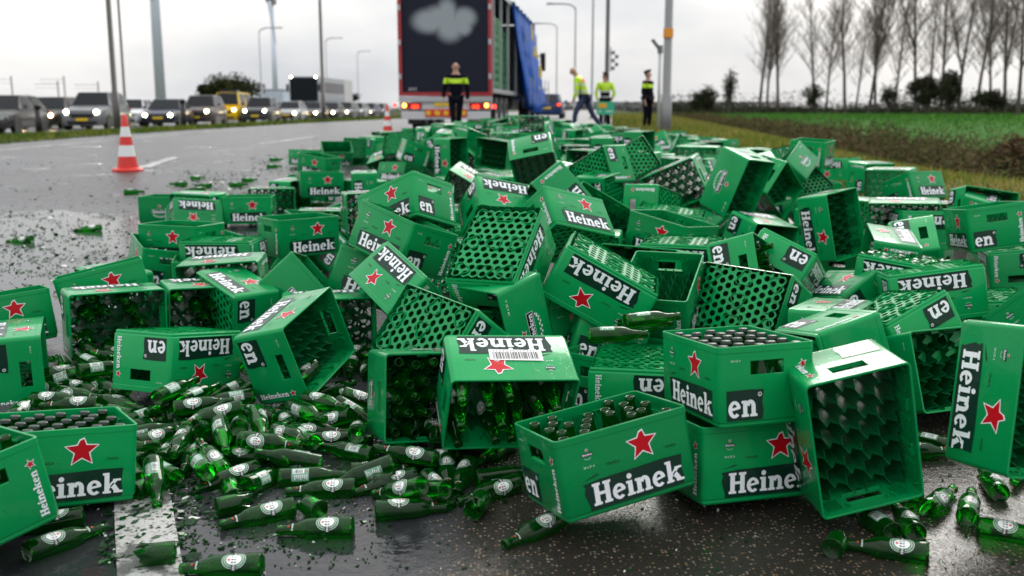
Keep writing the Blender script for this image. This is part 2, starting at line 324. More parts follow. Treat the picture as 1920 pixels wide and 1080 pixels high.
# ---- bare poplars
BARK = mat('poplar_bark', (.085, .070, .060), .9, noise_col=(3, (.05, .042, .036)))
TWIG = mat('poplar_twigs', (.15, .12, .10), .9)
def poplar(seed, h, fork=0):
    r = random.Random(seed); tr = MB(); tw = MB()
    def stem(p, d, L, r0, r1, mb, n):
        q = [p]; d = Vector(d).normalized(); steps = 7; w_ = .018 if r0 > .1 else .06
        for i in range(steps):
            d = (d + Vector((r.gauss(0, w_), r.gauss(0, w_), .012))).normalized(); p = p + d * L / steps; q.append(p)
        mb.tube(q, [r0 + (r1 - r0) * i / steps for i in range(steps + 1)], n, cap=False); return q
    lead = [stem(Vector((0, 0, 0)), (r.gauss(0, .03), r.gauss(0, .03), 1), h, .26, .05, tr, 7)]
    if fork: lead.append(stem(lead[0][2 + (fork > 1)], (r.choice((-1, 1)) * .28, .1, 1), h * .62, .15, .04, tr, 6))
    for q in lead:
        for i in range(int(46 * (1 if q is lead[0] else .6))):
            t = .27 + .73 * (i / 46) ** .9 if q is lead[0] else .12 + .88 * i / 28; t = min(t, .99); k = t * (len(q) - 1); a = int(k); p = q[a].lerp(q[min(a + 1, len(q) - 1)], k - a)
            az = r.uniform(0, 6.28); L = h * r.uniform(.20, .42) * (1.05 - t * .60)
            sp = r.uniform(.35, 1.0); d = Vector((math.cos(az) * sp, math.sin(az) * sp, 1))
            b = stem(p, d, L, .055 * (1.2 - t), .012, tw, 3)
            for j in range(7):
                pp = b[1 + j % 6]; az2 = r.uniform(0, 6.28)
                c_ = stem(pp, (math.cos(az2) * .45, math.sin(az2) * .45, 1), L * r.uniform(.3, .6), .02, .008, tw, 3) if j < 4 else None
                for _ in range(4):
                    pq = (c_ or b)[r.randrange(1, 7)]; az3 = r.uniform(0, 6.28); dd = Vector((math.cos(az3) * .5, math.sin(az3) * .5, 1)).normalized() * L * r.uniform(.14, .32)
                    tw.v += [tuple(pq), tuple(pq + Vector((.028, 0, 0))), tuple(pq + dd)]; n0 = len(tw.v); tw.f.append((n0 - 3, n0 - 2, n0 - 1)); tw.m.append(0)
                    tw.v += [tuple(pq), tuple(pq + Vector((0, .028, 0))), tuple(pq + dd)]; n0 = len(tw.v); tw.f.append((n0 - 3, n0 - 2, n0 - 1)); tw.m.append(0)
    return tr.mesh('trunk', True, [BARK]), tw.mesh('crown', False, [TWIG])
POP = [poplar(20 + i, 25, f) for i, f in enumerate((0, 1, 0, 2, 1))]
tl = ['leftmost of the bare poplars, slim with dense upswept twigs', 'second bare poplar from the left, close to the first', 'lone thin bare poplar standing between two pairs',
      'stout bare poplar left of the middle of the row', 'thin weak bare poplar just right of a stout one', 'bare poplar forked low, in the middle of the row', 'slim bare poplar leaning on the forked one',
      'tall bare poplar with several stems rising from the dark bushes', 'bare poplar behind the dark bushes, crown spread left', 'bare poplar with a wide crown above the dark bushes',
      'straight bare poplar right of the dark bushes', 'bare poplar with a fork, second from the right edge', 'rightmost bare poplar at the edge of the field', 'fainter bare poplar behind and between the first pair', 'small faint poplar just right of the lone one', 'faint poplar in the gap left of the tall forked one', 'poplar behind the tall forked one, half merged with it', 'faint poplar between the wide crown and the right pair']
tx = [(1422, 200, 1.0, 0), (1458, 196, 1.02, 1), (1528, 200, .92, 2), (1585, 190, 1.05, 0), (1603, 215, .8, 2), (1628, 190, 1.0, 3), (1640, 192, .96, 1), (1717, 180, 1.05, 3), (1763, 178, 1.0, 2), (1795, 172, 1.0, 4), (1827, 170, .98, 0), (1882, 165, 1.0, 1), (1908, 160, 1.03, 4), (1437, 208, .9, 4), (1547, 212, .85, 3), (1676, 205, .9, 2), (1740, 190, .95, 0), (1858, 178, .9, 3)]
for i, (px, d, s, v) in enumerate(tx):
    x = (px - 960) / 1850 * (.984 * d + .2); M = T(x, d, terrain(x, d), i * 1.3) @ Matrix.Diagonal((s * 1.25, s * 1.25, s, 1))
    t = empty('poplar_tree', M, tl[i], 'tree', 'bare poplars along the far field'); link('trunk', POP[v][0], None, t); link('crown', POP[v][1], None, t)
# ---- dark bushes and hedge under the poplars
HL = [leafmat('hedge_dark', (.030, .036, .022)), leafmat('hedge_brown', (.055, .046, .034)), leafmat('hedge_green', (.035, .050, .022))]
def bushmesh(seed, w_, h, n, sz, ml, trunk=.3):
    r = np.random.default_rng(seed); P = []
    for k in range(26):
        d = r.normal(size=3); d /= np.linalg.norm(d); d *= r.uniform(.3, 1) * .72; c = np.array([d[0] * w_ * .5, d[1] * w_ * .4, h * .52 + d[2] * h * .46])
        m3 = r.normal(size=(n // 26, 3)); m3 /= np.linalg.norm(m3, axis=1)[:, None]; q = m3 * (r.random(n // 26) ** .55)[:, None] * np.array([w_, w_, h]) * r.uniform(.10, .20); P.append(c + q)
    P = np.concatenate(P); P[:, 2] = np.clip(P[:, 2], .05, None); return P
def bush(name, px, d, w_, h, seed, label, ml, n=2600, sz=.35, group=None, z=None, cat='bush'):
    x = (px - 960) / 1850 * (.984 * d + .2); zz = terrain(x, d) if z is None else z; t = empty(name, T(x, d, zz), label, cat, group)
    P = bushmesh(seed, w_, h, n, sz, ml)
    o = cards('crown', P, sz, ml, up=.4, aspect=.5, seed=seed, parent=t)
    b = MB(); r = random.Random(seed)
    for k in range(6):
        a = r.uniform(0, 6.28); b.tube([(0, 0, -.1), (math.cos(a) * w_ * .1, math.sin(a) * w_ * .1, h * .4), (math.cos(a) * w_ * .25, math.sin(a) * w_ * .25, h * .8)], [.02 * h, .014 * h, .005 * h], 5)
    b.build('trunk', BARK, t)
bush('field_bush', 1735, 172, 7.5, 8.5, 41, 'dark dense bush under the tallest forked poplar', HL, 4200, .5, 'dark bushes under the poplars')
bush('field_bush', 1773, 170, 6.5, 9.5, 42, 'tallest dark bush, right of the dense one under the poplars', HL, 3800, .5, 'dark bushes under the poplars')
bush('field_bush', 1317, 150, 6.5, 5.2, 43, 'rounded dark bush standing alone left of the poplar row', HL, 2200, .42, 'dark bushes under the poplars')
bush('field_bush', 1366, 170, 3.2, 9.0, 44, 'narrow ragged bush left of the first poplar', HL, 800, .42, 'dark bushes under the poplars')
bush('field_bush', 1520, 190, 6, 7.0, 45, 'thin scrubby bush below the lone poplar', HL, 1100, .45, 'dark bushes under the poplars')
bush('field_bush', 1665, 185, 4.5, 7.0, 46, 'small upright bush in the gap right of the forked poplar', HL, 900, .45, 'dark bushes under the poplars')
bush('field_bush', 1850, 165, 7, 5.2, 47, 'low wide dark bush near the right end of the poplars', HL, 2600, .45, 'dark bushes under the poplars')
bush('roadside_bush', 1897, 19, 1.5, 1.15, 48, 'reddish brown bare bush beside the ditch at the far right', [BRM[3], BRM[0], BRM[1]], 3600, .09)
bush('round_tree', 430, 118, 8.6, 5.7, 49, 'round dark green tree rising behind the queue of cars', [leafmat('tree_olive', (.055, .058, .018)), leafmat('tree_dark', (.025, .030, .012)), HL[2]], 9000, .40, cat='tree')
bush('far_bush', 655, 190, 7, 4.2, 50, 'low dark bush far away between the coach and the parked truck', HL, 1800, .5)
r = np.random.default_rng(9); pts = []
for k in range(300):
    px = 1235 + 760 * r.random(); d = r.uniform(188, 225); x = (px - 960) / 1850 * (.984 * d + .2); h = r.uniform(1.6, 3.4) + (r.random() < .22) * 3 + (px > 1690) * 1.0
    q = np.clip(r.normal(size=(120, 3)), -1.8, 1.8) * np.array([2.0, 1.2, h * .42]); q[:, 2] = np.abs(q[:, 2]); pts.append(q + np.array([x, d, -.07]))
cards('far_hedge', np.concatenate(pts), .42, HL, up=.4, aspect=.5, seed=10, kind='stuff', label='dark low hedge running along the foot of the poplars', cat='hedge')
pts = []
for k in range(120):
    px = r.uniform(1030, 1420); d = r.uniform(300, 420); x = (px - 960) / 1850 * d
    q = np.clip(r.normal(size=(90, 3)), -1.5, 1.5) * np.array([5, 2, 2.0]); q[:, 2] = np.abs(q[:, 2]); pts.append(q + np.array([x, d, 0]))
for k in range(60):
    px = r.uniform(-60, 760); d = r.uniform(330, 420); x = (px - 960) / 1850 * d
    q = np.clip(r.normal(size=(60, 3)), -1.5, 1.5) * np.array([6, 2, 1.2]); q[:, 2] = np.abs(q[:, 2]); pts.append(q + np.array([x, d, 0]))
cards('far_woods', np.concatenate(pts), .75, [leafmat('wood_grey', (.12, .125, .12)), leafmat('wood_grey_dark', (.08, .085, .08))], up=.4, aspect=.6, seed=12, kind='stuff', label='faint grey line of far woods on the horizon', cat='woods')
# ---- poles, lamps, masts
STEEL = mat('galvanised_steel', (.26, .27, .28), .45, metal=.3); DARKST = mat('dark_pole_paint', (.075, .07, .066), .5); CONC = mat('pale_mast', (.66, .74, .84), .6)
def at(px, d): return (px - 960) / 1850 * (.984 * d + .2)
def pole(name, px, d, r0, r1, h, mt, label, cat, lean=0, arm=None, group=None, collar=None):
    x = at(px, d); z = terrain(x, d); t = empty(name, T(x, d, z), label, cat, group)
    b = MB(); b.tube([(0, 0, -.1), (lean * h * .12, 0, h * .12), (lean * h * .121, 0, h * .1201), (lean * h, 0, h)], [r0 * 1.25, r0 * 1.25, r0, r1], 12); b.build('pole', mt, t, smooth=True)
    bb = MB(); bb.box((0, 0, .02), (r0 * 4, r0 * 4, .05)); bb.build('base_plate', STEEL, t)
    if arm:                                           # curved arm with a lamp head
        L, s = arm; q = [(lean * h, 0, h)] + [(s * L * (1 - math.cos(a)), 0, h + L * .55 * math.sin(a)) for a in np.linspace(.2, 1.57, 6)]
        q.append((s * L * 1.9, 0, h + L * .56)); b = MB(); b.tube(q, r1, 8); b.build('lamp_arm', mt, t, smooth=True)
        b = MB(); b.box((s * L * 2.25, 0, h + L * .56), (L * .75, .28, .14), taper=.7); b.build('lamp_head', STEEL, t)
    if collar:
        b = MB(); b.lathe([(r0 * 1.12, collar - .12), (r0 * 1.12, collar + .12)], 12); b.tube([(0, 0, collar - .12), (0, 0, collar + .12)], r0 * 1.12, 12); b.build('collar_band', mat('orange_band', (.75, .28, .02), .5), t)
    return t
pole('lamp_pole', 222, 33, .092, .068, 11, DARKST, 'thick dark steel pole in the grass behind the large cone', 'pole', lean=0)
pole('lamp_pole', 238, 62, .085, .07, 13, DARKST, 'thin grey pole right beside the thick dark pole', 'pole', lean=0)
pole('lamp_pole', 608, 50, .09, .06, 11, DARKST, 'dark slender pole in front of the white truck in the queue', 'pole', lean=0)
pole('street_lamp', 493, 105, .09, .06, 8.6, STEEL, 'grey lamp with an arm curving right, beside the far turbine', 'street lamp', arm=(.95, 1), group='curved street lamps')
pole('street_lamp', 615, 150, .1, .07, 10.6, STEEL, 'faint lamp with an arm curving right, above the coach queue', 'street lamp', arm=(1.0, 1), group='curved street lamps')
pole('street_lamp', 673, 210, .11, .08, 12.0, STEEL, 'faintest far lamp with an arm to the right, left of the truck', 'street lamp', arm=(1.1, 1), group='curved street lamps')
pole('street_lamp', 1077, 72, .085, .055, 7.4, STEEL, 'grey lamp with an arm curving left, nearest on the right of the truck', 'street lamp', arm=(.8, -1), group='curved street lamps')
pole('street_lamp', 1043, 100, .085, .055, 8.3, STEEL, 'smaller lamp with an arm curving left beside the blue curtain', 'street lamp', arm=(.9, -1), group='curved street lamps')
pole('tall_pole', 1109, 60, .075, .06, 9, STEEL, 'plain thin grey pole between the walking man and the man with the sign', 'pole')
pole('tall_pole', 1136, 40, .09, .075, 8, DARKST, 'dark pole rising behind the man carrying the sign', 'pole')
pole('tall_pole', 1247, 27, .118, .095, 8, mat('lamp_grey', (.20, .205, .21), .5, metal=.2), 'thick grey lamp pole with an orange band at the right', 'pole', lean=0, collar=2.62)
# solar sign pole
t = empty('solar_post', T(at(1233, 28.5), 28.5, terrain(at(1233, 28.5), 28.5)), 'slim post topped by a small tilted solar panel', 'post')
b = MB(); b.tube([(0, 0, -.05), (0, 0, 2.3)], .045, 10); b.build('pole', mat('light_grey_paint', (.5, .51, .52), .4), t, smooth=True)
b = MB(); b.box((-.12, 0, 2.42), (.34, .36, .03), R=Matrix.Rotation(.9, 3, 'Y')); b.build('solar_panel', mat('solar_glass', (.02, .04, .09), .15), t)
b = MB(); b.box((-.12, 0, 2.395), (.38, .40, .02), R=Matrix.Rotation(.9, 3, 'Y')); b.box((0, 0, 2.28), (.14, .12, .22)); b.build('panel_bracket', STEEL, t)
# checkered pennant-like sign on the dark pole
t = empty('marker_sign', T(at(1147, 39.9), 39.9, terrain(at(1147, 39.9), 39.9) + 2.45), 'small grey openwork marker hanging on the dark pole', 'sign')
b = MB()
for i in range(5):
    for j in range(2):
        if (i + j) % 2 == 0: b.box((j * .14, 0, -i * .15 + .3), (.13, .03, .14))
b.build('check_plate', mat('mid_grey_paint', (.14, .15, .16), .5), t)
b = MB(); b.box((-.1, 0, .05), (.04, .04, .95)); b.box((-.16, 0, .3), (.14, .05, .05)); b.build('bracket', STEEL, t)
# reflector posts in the grass strip
for px, d, h, lb in ((75, 37, .95, 'black marker post in the grass in front of the first two cars'), (346, 43, 1.15, 'black marker post with a thin tip before the dark cars')):
    x = at(px, d); t = empty('marker_post', T(x, d, terrain(x, d)), lb, 'post', 'black marker posts in the grass strip')
    b = MB(); b.tube([(0, 0, -.1), (0, 0, h)], [.13, .105], 10); b.build('post', mat('black_rubber', (.012, .012, .013), .5), t, smooth=True)
    b = MB(); b.tube([(0, 0, h), (0, 0, h + .12), (0, 0, h + .16)], [.14, .12, .03], 10); b.build('cap', mat('black_rubber'), t, smooth=True)
# ---- wind turbines
def turbine(px, d, h, r0, r1, label, nac=True, ang=0.3, bl=45):
    x = at(px, d); t = empty('wind_turbine', T(x, d, 0), label, 'wind turbine')
    b = MB(); b.tube([(0, 0, -1), (0, 0, h)], [r0, r1], 20); b.build('tower', CONC, t, smooth=True)
    b = MB(); b.box((0, -1, h + 1.5), (4, 11, 4)); b.build('nacelle', mat('nacelle_grey', (.12, .12, .13), .5), t)
    b = MB(); b.tube([(0, -6.5, h + 1.5), (0, -9, h + 1.5)], [2, .6], 12); b.build('hub', mat('nacelle_grey'), t, smooth=True)
    for k in range(3):
        a = ang + k * 2 * math.pi / 3; b = MB(); dv = Vector((math.sin(a), 0, math.cos(a)))
        q = [Vector((0, -7.5, h + 1.5)) + dv * s_ for s_ in (0, bl * .12, bl * .5, bl)]; b.tube(q, [.9, 1.5, .9, .25], 6); b.build('blade', CONC, t, smooth=True)
turbine(303, 480, 125, 2.5, 1.7, 'nearer wind turbine with a broad pale tower beside the dark pole', ang=math.pi - .02, bl=77)
turbine(518, 640, 66, 1.8, 1.3, 'farther wind turbine with its dark nacelle and blade in view', ang=math.pi - .12, bl=27)
# ---- railway masts far left
for i, (px, h, lb) in enumerate(((27, 7.2, 'leftmost grey rail mast behind the cars'), (113, 6.3, 'second rail mast from the left behind the cars'), (125, 7.2, 'thinner third rail mast with a cross arm'), (188, 6.2, 'rail mast above the silver car roof'))):
    d = 190; x = at(px, d); t = empty('rail_mast', T(x, d, 0), lb, 'mast', 'rail masts on the horizon')
    b = MB(); b.tube([(0, 0, 0), (0, 0, h)], .14, 6); b.build('pole', STEEL, t); b = MB(); b.box((-2.2, 0, h - .6), (4.5, .08, .08)); b.box((-2.2, 0, h - 1.3), (4.5, .05, .05)); b.build('arm', STEEL, t)
# ---- pale blocks beyond the queue
def block(name, px, d, w_, dp, h, col, label):
    x = at(px, d); t = empty(name, T(x, d, .2), label, 'building'); m = mat(name + '_cladding', col, .7)
    b = MB(); b.box((0, 0, h / 2), (w_, dp, h)); b.build('wall', m, t); b = MB(); b.box((0, 0, h + .15), (w_ + .3, dp + .3, .3)); b.build('roof', mat('roof_grey', (.35, .38, .42), .6), t)
    for k in range(4):
        b = MB(); b.box((-w_ / 2 + w_ * (k + .5) / 4, -dp / 2 - .03, h * .45), (w_ / 4 - .35, .06, h * .8)); b.build('panel', mat(name + '_panel', tuple(c * .9 for c in col), .6), t)
block('pale_shed', 516, 230, 5.8, 8, 5.0, (.50, .58, .68), 'pale blue grey shed beyond the queue left of the coach')
# ================================================================ CRATE AND BOTTLE PROTOTYPES
CL, CW, CH = .40, .29, .225
CG = wet_plastic('crate_green', (.0005, .275, .074), .16, .30)
CGD = mat('crate_green_inner_shaded', (.0008, .125, .035), .42, vary=.1, spec=.22, bump=(60, .15))  # same plastic for the cells, colour darkened to deepen the shade inside
PLQ = wet_plastic('plaque_green', (.003, .030, .018), 0, .30)
WHT = wet_plastic('print_white', (.84, .88, .92), 0, .35)
RED = wet_plastic('print_red', (.50, .003, .010), 0, .32)
BLK = wet_plastic('print_black', (.010, .014, .012), 0, .35)
PALE = wet_plastic('print_pale_green', (.20, .45, .30), 0, .35)
PM = [PLQ, WHT, RED, BLK, PALE]
# ---- lettering drawn as outlines, cap height 1
def arcp(cx, cy, ro, ri, a0, a1, n=14):
    A = [math.radians(a0 + (a1 - a0) * i / n) for i in range(n + 1)]
    return [(cx + ro[0] * math.cos(a), cy + ro[1] * math.sin(a)) for a in A] + [(cx + ri[0] * math.cos(a), cy + ri[1] * math.sin(a)) for a in reversed(A)]
def rc(x0, y0, x1, y1): return [(x0, y0), (x1, y0), (x1, y1), (x0, y1)]
GL = {
 'H': (.98, [rc(.08, 0, .33, 1), rc(.62, 0, .87, 1), rc(0, 0, .41, .12), rc(.54, 0, .95, .12), rc(0, .88, .41, 1), rc(.54, .88, .95, 1), rc(.30, .44, .66, .58)]),
 'e': (.74, [arcp(.35, .34, (.34, .36), (.13, .22), 8, 316, 22), [(.08, .27), (.12, .27), (.66, .36), (.68, .42), (.66, .47), (.10, .38)]]),
 'i': (.46, [rc(.08, 0, .32, .68), rc(0, 0, .42, .11), rc(0, .57, .2, .68), arcp(.2, .88, (.13, .125), (.001, .001), 0, 360, 14)]),
 'n': (.90, [rc(.08, 0, .31, .68), rc(0, 0, .39, .11), rc(0, .57, .2, .68), arcp(.49, .40, (.28, .31), (.05, .14), 0, 165, 14), rc(.54, 0, .77, .42), rc(.47, 0, .86, .11)]),
 'k': (.92, [rc(.08, 0, .31, 1), rc(0, 0, .39, .11), rc(0, .89, .2, 1), [(.29, .20), (.29, .42), (.48, .60), (.48, .68), (.86, .68), (.86, .58), (.70, .58)], [(.34, .34), (.50, .50), (.56, .46), (.80, .11), (.94, .11), (.94, 0), (.52, 0), (.52, .11)]]),
}
def union(polys):
    vs = []; fs = []
    for p in polys:
        b = len(vs); vs += [Vector(q) for q in p]; fs.append(list(range(b, b + len(p))))
    o = delaunay_2d_cdt(vs, [], fs, 1, 1e-5)
    F = []
    for k, f in enumerate(o[2]):
        if not o[5][k]: continue
        a, b_, c = [o[0][i] for i in f]
        if abs((b_ - a).cross(c - a)) < 1e-9: continue
        F.append(tuple(f) if (b_ - a).cross(c - a) > 0 else tuple(f)[::-1])
    return [tuple(v) for v in o[0]], F
GLT = {k: (a, union([[(x, y) for x, y in p] for p in ps])) for k, (a, ps) in GL.items()}
def text_w(s): return sum(GLT[c][0] for c in s) - .05
class Face2D:
    """flat print collected in face coordinates (u right, v up), each layer a little prouder"""
    def __init__(s): s.b = MB()
    def tri(s, V, F, mi, d): s.b.add([(x, y, d) for x, y in V], F, mi)
    def poly(s, p, mi, d): V, F = union([p]); s.tri(V, F, mi, d)
    def word(s, w_, u, v, cap, mi, d, wid=None, rot=0):
        k = (wid / text_w(w_)) if wid else cap; x = 0; c, sn = math.cos(rot), math.sin(rot)
        for ch in w_:
            a, (V, F) = GLT[ch]
            s.tri([(u + (x + q[0]) * k * c - q[1] * cap * sn, v + (x + q[0]) * k * sn + q[1] * cap * c) for q in V], F, mi, d); x += a
    def star(s, u, v, R, mi, d, cut=False, rot=0, inner=.44):
        P = []
        for i in range(10):
            a = math.pi / 2 + i * math.pi / 5 + rot; rr = R if i % 2 == 0 else R * inner
            P.append((u + rr * math.cos(a), v + rr * math.sin(a)))
        if cut:                                       # the moulded star lacks the tip of its top arm
            k = .45; a, b_ = P[9], P[1]; top = P[0]
            P[0:1] = [(top[0] + (a[0] - top[0]) * k, top[1] + (a[1] - top[1]) * k + R * .05), (top[0] + (b_[0] - top[0]) * k, top[1] + (b_[1] - top[1]) * k - R * .05)]
        c = (u, v); V = [c] + P; F = [(0, i, i % len(P) + 1) for i in range(1, len(P) + 1)]
        s.tri(V, F, mi, d)
_fc = {}
def small_text(s):
    """plain lettering as triangles, height about 1"""
    if s in _fc: return _fc[s]
    cu = bpy.data.curves.new('t', 'FONT'); cu.body = s; cu.size = 1.35; cu.resolution_u = 1
    o = bpy.data.objects.new('t', cu); COL.objects.link(o); dg = bpy.context.evaluated_depsgraph_get(); me = bpy.data.meshes.new_from_object(o.evaluated_get(dg))
    V = [(v.co.x, v.co.y) for v in me.vertices]; F = []
    for p in me.polygons:
        f = list(p.vertices)
        for i in range(1, len(f) - 1):
            a, b_, c = V[f[0]], V[f[i]], V[f[i + 1]]; cr = (b_[0] - a[0]) * (c[1] - a[1]) - (b_[1] - a[1]) * (c[0] - a[0])
            if abs(cr) > 1e-9: F.append((f[0], f[i], f[i + 1]) if cr > 0 else (f[0], f[i + 1], f[i]))
    bpy.data.objects.remove(o); bpy.data.meshes.remove(me); bpy.data.curves.remove(cu); _fc[s] = (V, F, max(v[0] for v in V)); return _fc[s]
def ftext(f, s, u, v, h, mi, d, wid=None, rot=0, bold=True):
    V, F, W_ = small_text(s); k = wid / W_ if wid else h; c, sn = math.cos(rot), math.sin(rot)
    f.tri([(u + x * k * c - y * h * sn, v + x * k * sn + y * h * c) for x, y in V], F, mi, d)
def emblem(f, u, v, s=1.0):
    """small badge: red star, black banner with the word, hop sprig"""
    f.star(u, v + .0125 * s, .0056 * s, 1, .0003); f.star(u, v + .0125 * s, .0038 * s, 2, .0006)
    f.poly([(u - .018*s, v - .006*s), (u - .0165*s, v - .001*s), (u - .018*s, v + .004*s), (u - .013*s, v + .007*s), (u + .013*s, v + .007*s), (u + .018*s, v + .004*s), (u + .0165*s, v - .001*s), (u + .018*s, v - .006*s)], 1, .0004)
    f.poly(rc(u - .0155 * s, v - .0045 * s, u + .0155 * s, v + .005 * s), 3, .0006)
    f.word('Heineken', u - .014 * s, v - .0028 * s, .0065 * s, 1, .0008, wid=.028 * s)
    for k in range(5):
        a = -math.pi * (.25 + .125 * k); x, y = u + .009 * s * math.cos(a) * 1.2, v - .004 * s + .009 * s * math.sin(a)
        f.poly(arcp(x, y, (.0026 * s, .002 * s), (.0001, .0001), 0, 360, 8), 4, .0004)
def banner(f, u, v, s=1.0):
    """large badge of the older crates: banner, star above, hop sprays below"""
    o = [(-.088, -.020), (-.080, -.013), (-.080, .013), (-.088, .020), (-.074, .020), (-.068, .026), (.068, .026), (.074, .020), (.088, .020), (.080, .013), (.080, -.013), (.088, -.020)]
    f.poly([(u + x * s, v + y * s) for x, y in o], 1, .0003); f.poly([(u + x * s * .965, v + y * s * .90) for x, y in o], 3, .0005)
    f.poly(rc(u - .0735 * s, v - .0145 * s, u + .0735 * s, v + .0195 * s), 1, .0006); f.poly(rc(u - .072 * s, v - .013 * s, u + .072 * s, v + .018 * s), 3, .0008)
    f.word('Heineken', u - .066 * s, v - .009 * s, .024 * s, 1, .0010, wid=.132 * s)
    f.star(u, v + .047 * s, .020 * s, 1, .0003); f.star(u, v + .047 * s, .0155 * s, 2, .0006)
    r = random.Random(3)
    for k in range(15):
        a = -math.pi * (.08 + .84 * k / 14); x, y = u + .058 * s * math.cos(a), v - .020 * s + .026 * s * math.sin(a) * (.7 + .3 * (k % 2))
        f.poly(arcp(x, y, (.0072 * s, .0055 * s), (.0001, .0001), 0, 360, 9), 4, .0004); f.poly(arcp(x, y, (.0042 * s, .003 * s), (.0001, .0001), 0, 360, 7), 1, .0007)
# frames: F face (y=-W/2) u=0..L from x=-L/2 ; R face (x=+L/2) u=0..W from y=-W/2
OFF_ = .0012
FR = {'F': lambda u, v, d: (u - CL / 2, -CW / 2 - OFF_ - d, v), 'B': lambda u, v, d: (CL / 2 - u, CW / 2 + OFF_ + d, v),
      'R': lambda u, v, d: (CL / 2 + OFF_ + d, u - CW / 2, v), 'L': lambda u, v, d: (-CL / 2 - OFF_ - d, CW / 2 - u, v)}
def bake(f, side, name):
    f2 = MB(); f2.v = [FR[side](*p) for p in f.b.v]; f2.f = f.b.f; f2.m = f.b.m; return f2.mesh(name, False, PM)
def side_A():
    f = Face2D(); g = Face2D(); h = Face2D(); k = Face2D()
    pl = [(.060, .092), (.066, .082), (.061, .066), (.067, .046), (.072, .030), (.072, .018), (.358, .018), (.361, .035), (.357, .060), (.361, .100), (.30, .102), (.20, .099), (.11, .0975)]
    f.poly(pl, 0, .0000); f.poly([(.062, .1005), (.10, .1075), (.135, .122), (.132, .1135), (.16, .1105), (.36, .1105), (.36, .1135), (.19, .1140), (.10, .112)], 0, .0000)
    f.word('Heinek', .084, .029, .060, 1, .0004, wid=.272)
    g.star(.248, .160, .0500, 1, .0002, cut=True, inner=.47); g.star(.248, .160, .0445, 2, .0005, cut=True, inner=.44)
    ftext(k, 'TRADE', .135, .127, .0075, 3, .0003, wid=.040); ftext(k, 'MARK', .315, .127, .0075, 3, .0003, wid=.034)
    emblem(h, .085, .170, 1.0); ftext(k, '28 x 25 cl', .069, .134, .0062, 1, .0003, wid=.032)
    return [('lettering_panel', f), ('red_star', g), ('small_badge', h), ('small_lettering', k)]
def end_A():
    f = Face2D(); g = Face2D(); h = Face2D(); k = Face2D()
    f.poly([(.022, .020), (.128, .020), (.132, .045), (.128, .070), (.134, .103), (.09, .105), (.022, .104)], 0, 0); f.poly([(.030, .108), (.06, .111), (.065, .120), (.10, .116), (.13, .108), (.03, .1065)], 0, 0)
    f.word('en', .026, .030, .066, 1, .0004, wid=.086); f.poly(arcp(.121, .090, (.0062, .0062), (.0045, .0045), 0, 360, 14), 1, .0004); ftext(f, 'R', .1185, .0865, .0058, 1, .0005)
    ftext(k, '28 x 25 cl', .036, .183, .0058, 1, .0003, wid=.028)
    g.word('Heineken', .262, .024, .021, 1, .0003, wid=.122, rot=math.pi / 2); h.star(.252, .166, .0150, 1, .0002, rot=math.pi / 2); h.star(.252, .166, .0115, 2, .0005, rot=math.pi / 2)
    return [('lettering_panel', f), ('upright_lettering', g), ('red_star', h), ('small_lettering', k)]
def side_B():
    f = Face2D(); banner(f, .20, .098, 1.0); k = Face2D(); ftext(k, '28 x 25 cl', .30, .190, .010, 1, .0003, wid=.060); return [('banner_badge', f), ('small_lettering', k)]
def end_B():
    f = Face2D(); banner(f, .145, .072, .62); return [('banner_badge', f)]
PRT = {}
for nm, fn in (('sideA', side_A), ('endA', end_A), ('sideB', side_B), ('endB', end_B)):
    fl = fn()
    for sd in (('F', 'B') if nm.startswith('side') else ('R', 'L')): PRT[nm[-1] + sd] = [(n_, bake(f, sd, n_)) for n_, f in fl]
# ---- crate shell
def ring(ins, z, r=.016, nc=4):
    a, b_ = CL / 2 - ins, CW / 2 - ins; r = max(r - ins, .003); P = []
    def corner(cx, cy, a0):
        for k in range(nc + 1): t = a0 + math.pi / 2 * k / nc; P.append((cx + r * math.cos(t), cy + r * math.sin(t), z))
    corner(-a + r, -b_ + r, math.pi); corner(a - r, -b_ + r, 1.5 * math.pi)          # bottom side, then right end
    P.append((a, -.05, z)); P.append((a, .05, z)); corner(a - r, b_ - r, 0); corner(-a + r, b_ - r, math.pi / 2); P.append((-a, .05, z)); P.append((-a, -.05, z))
    return P
def shell():
    b = MB()
    lv = [(.009, 0), (.0065, .004), (.0065, .011), (.0015, .0165), (0, .019), (0, .143), (0, .183), (0, .206), (-.0012, .2075), (-.0012, .2235), (.0002, .225), (.0045, .225), (.0056, .2235), (.0056, .204), (.0044, .200), (.0044, .183), (.0044, .143), (.0044, .006), (.009, 0)]
    n = len(ring(0, 0)); hole = {10, 22}                # segment after index 10 / 22 spans the hand hole
    idx = []
    for ins, z in lv: idx.append(len(b.v)); b.v += ring(ins, z)
    for i in range(len(lv) - 1):
        for k in range(n):
            z0, z1 = lv[i][1], lv[i + 1][1]
            if k in hole and {round(z0, 3), round(z1, 3)} == {.143, .183}: continue
            k2 = (k + 1) % n; b.f.append((idx[i] + k, idx[i] + k2, idx[i + 1] + k2, idx[i + 1] + k)); b.m.append(0)
    o0, o1, i1, i0 = 5, 6, 15, 16
    for k in hole:
        k2 = (k + 1) % n
        b.f += [(idx[o0] + k, idx[o0] + k2, idx[i0] + k2, idx[i0] + k), (idx[o1] + k2, idx[o1] + k, idx[i1] + k, idx[i1] + k2), (idx[o0] + k2, idx[o1] + k2, idx[i1] + k2, idx[i0] + k2), (idx[o1] + k, idx[o0] + k, idx[i0] + k, idx[i1] + k)]; b.m += [0] * 4
    me = b.mesh('shell', False, [CG]); auto_smooth(me, 32); return me
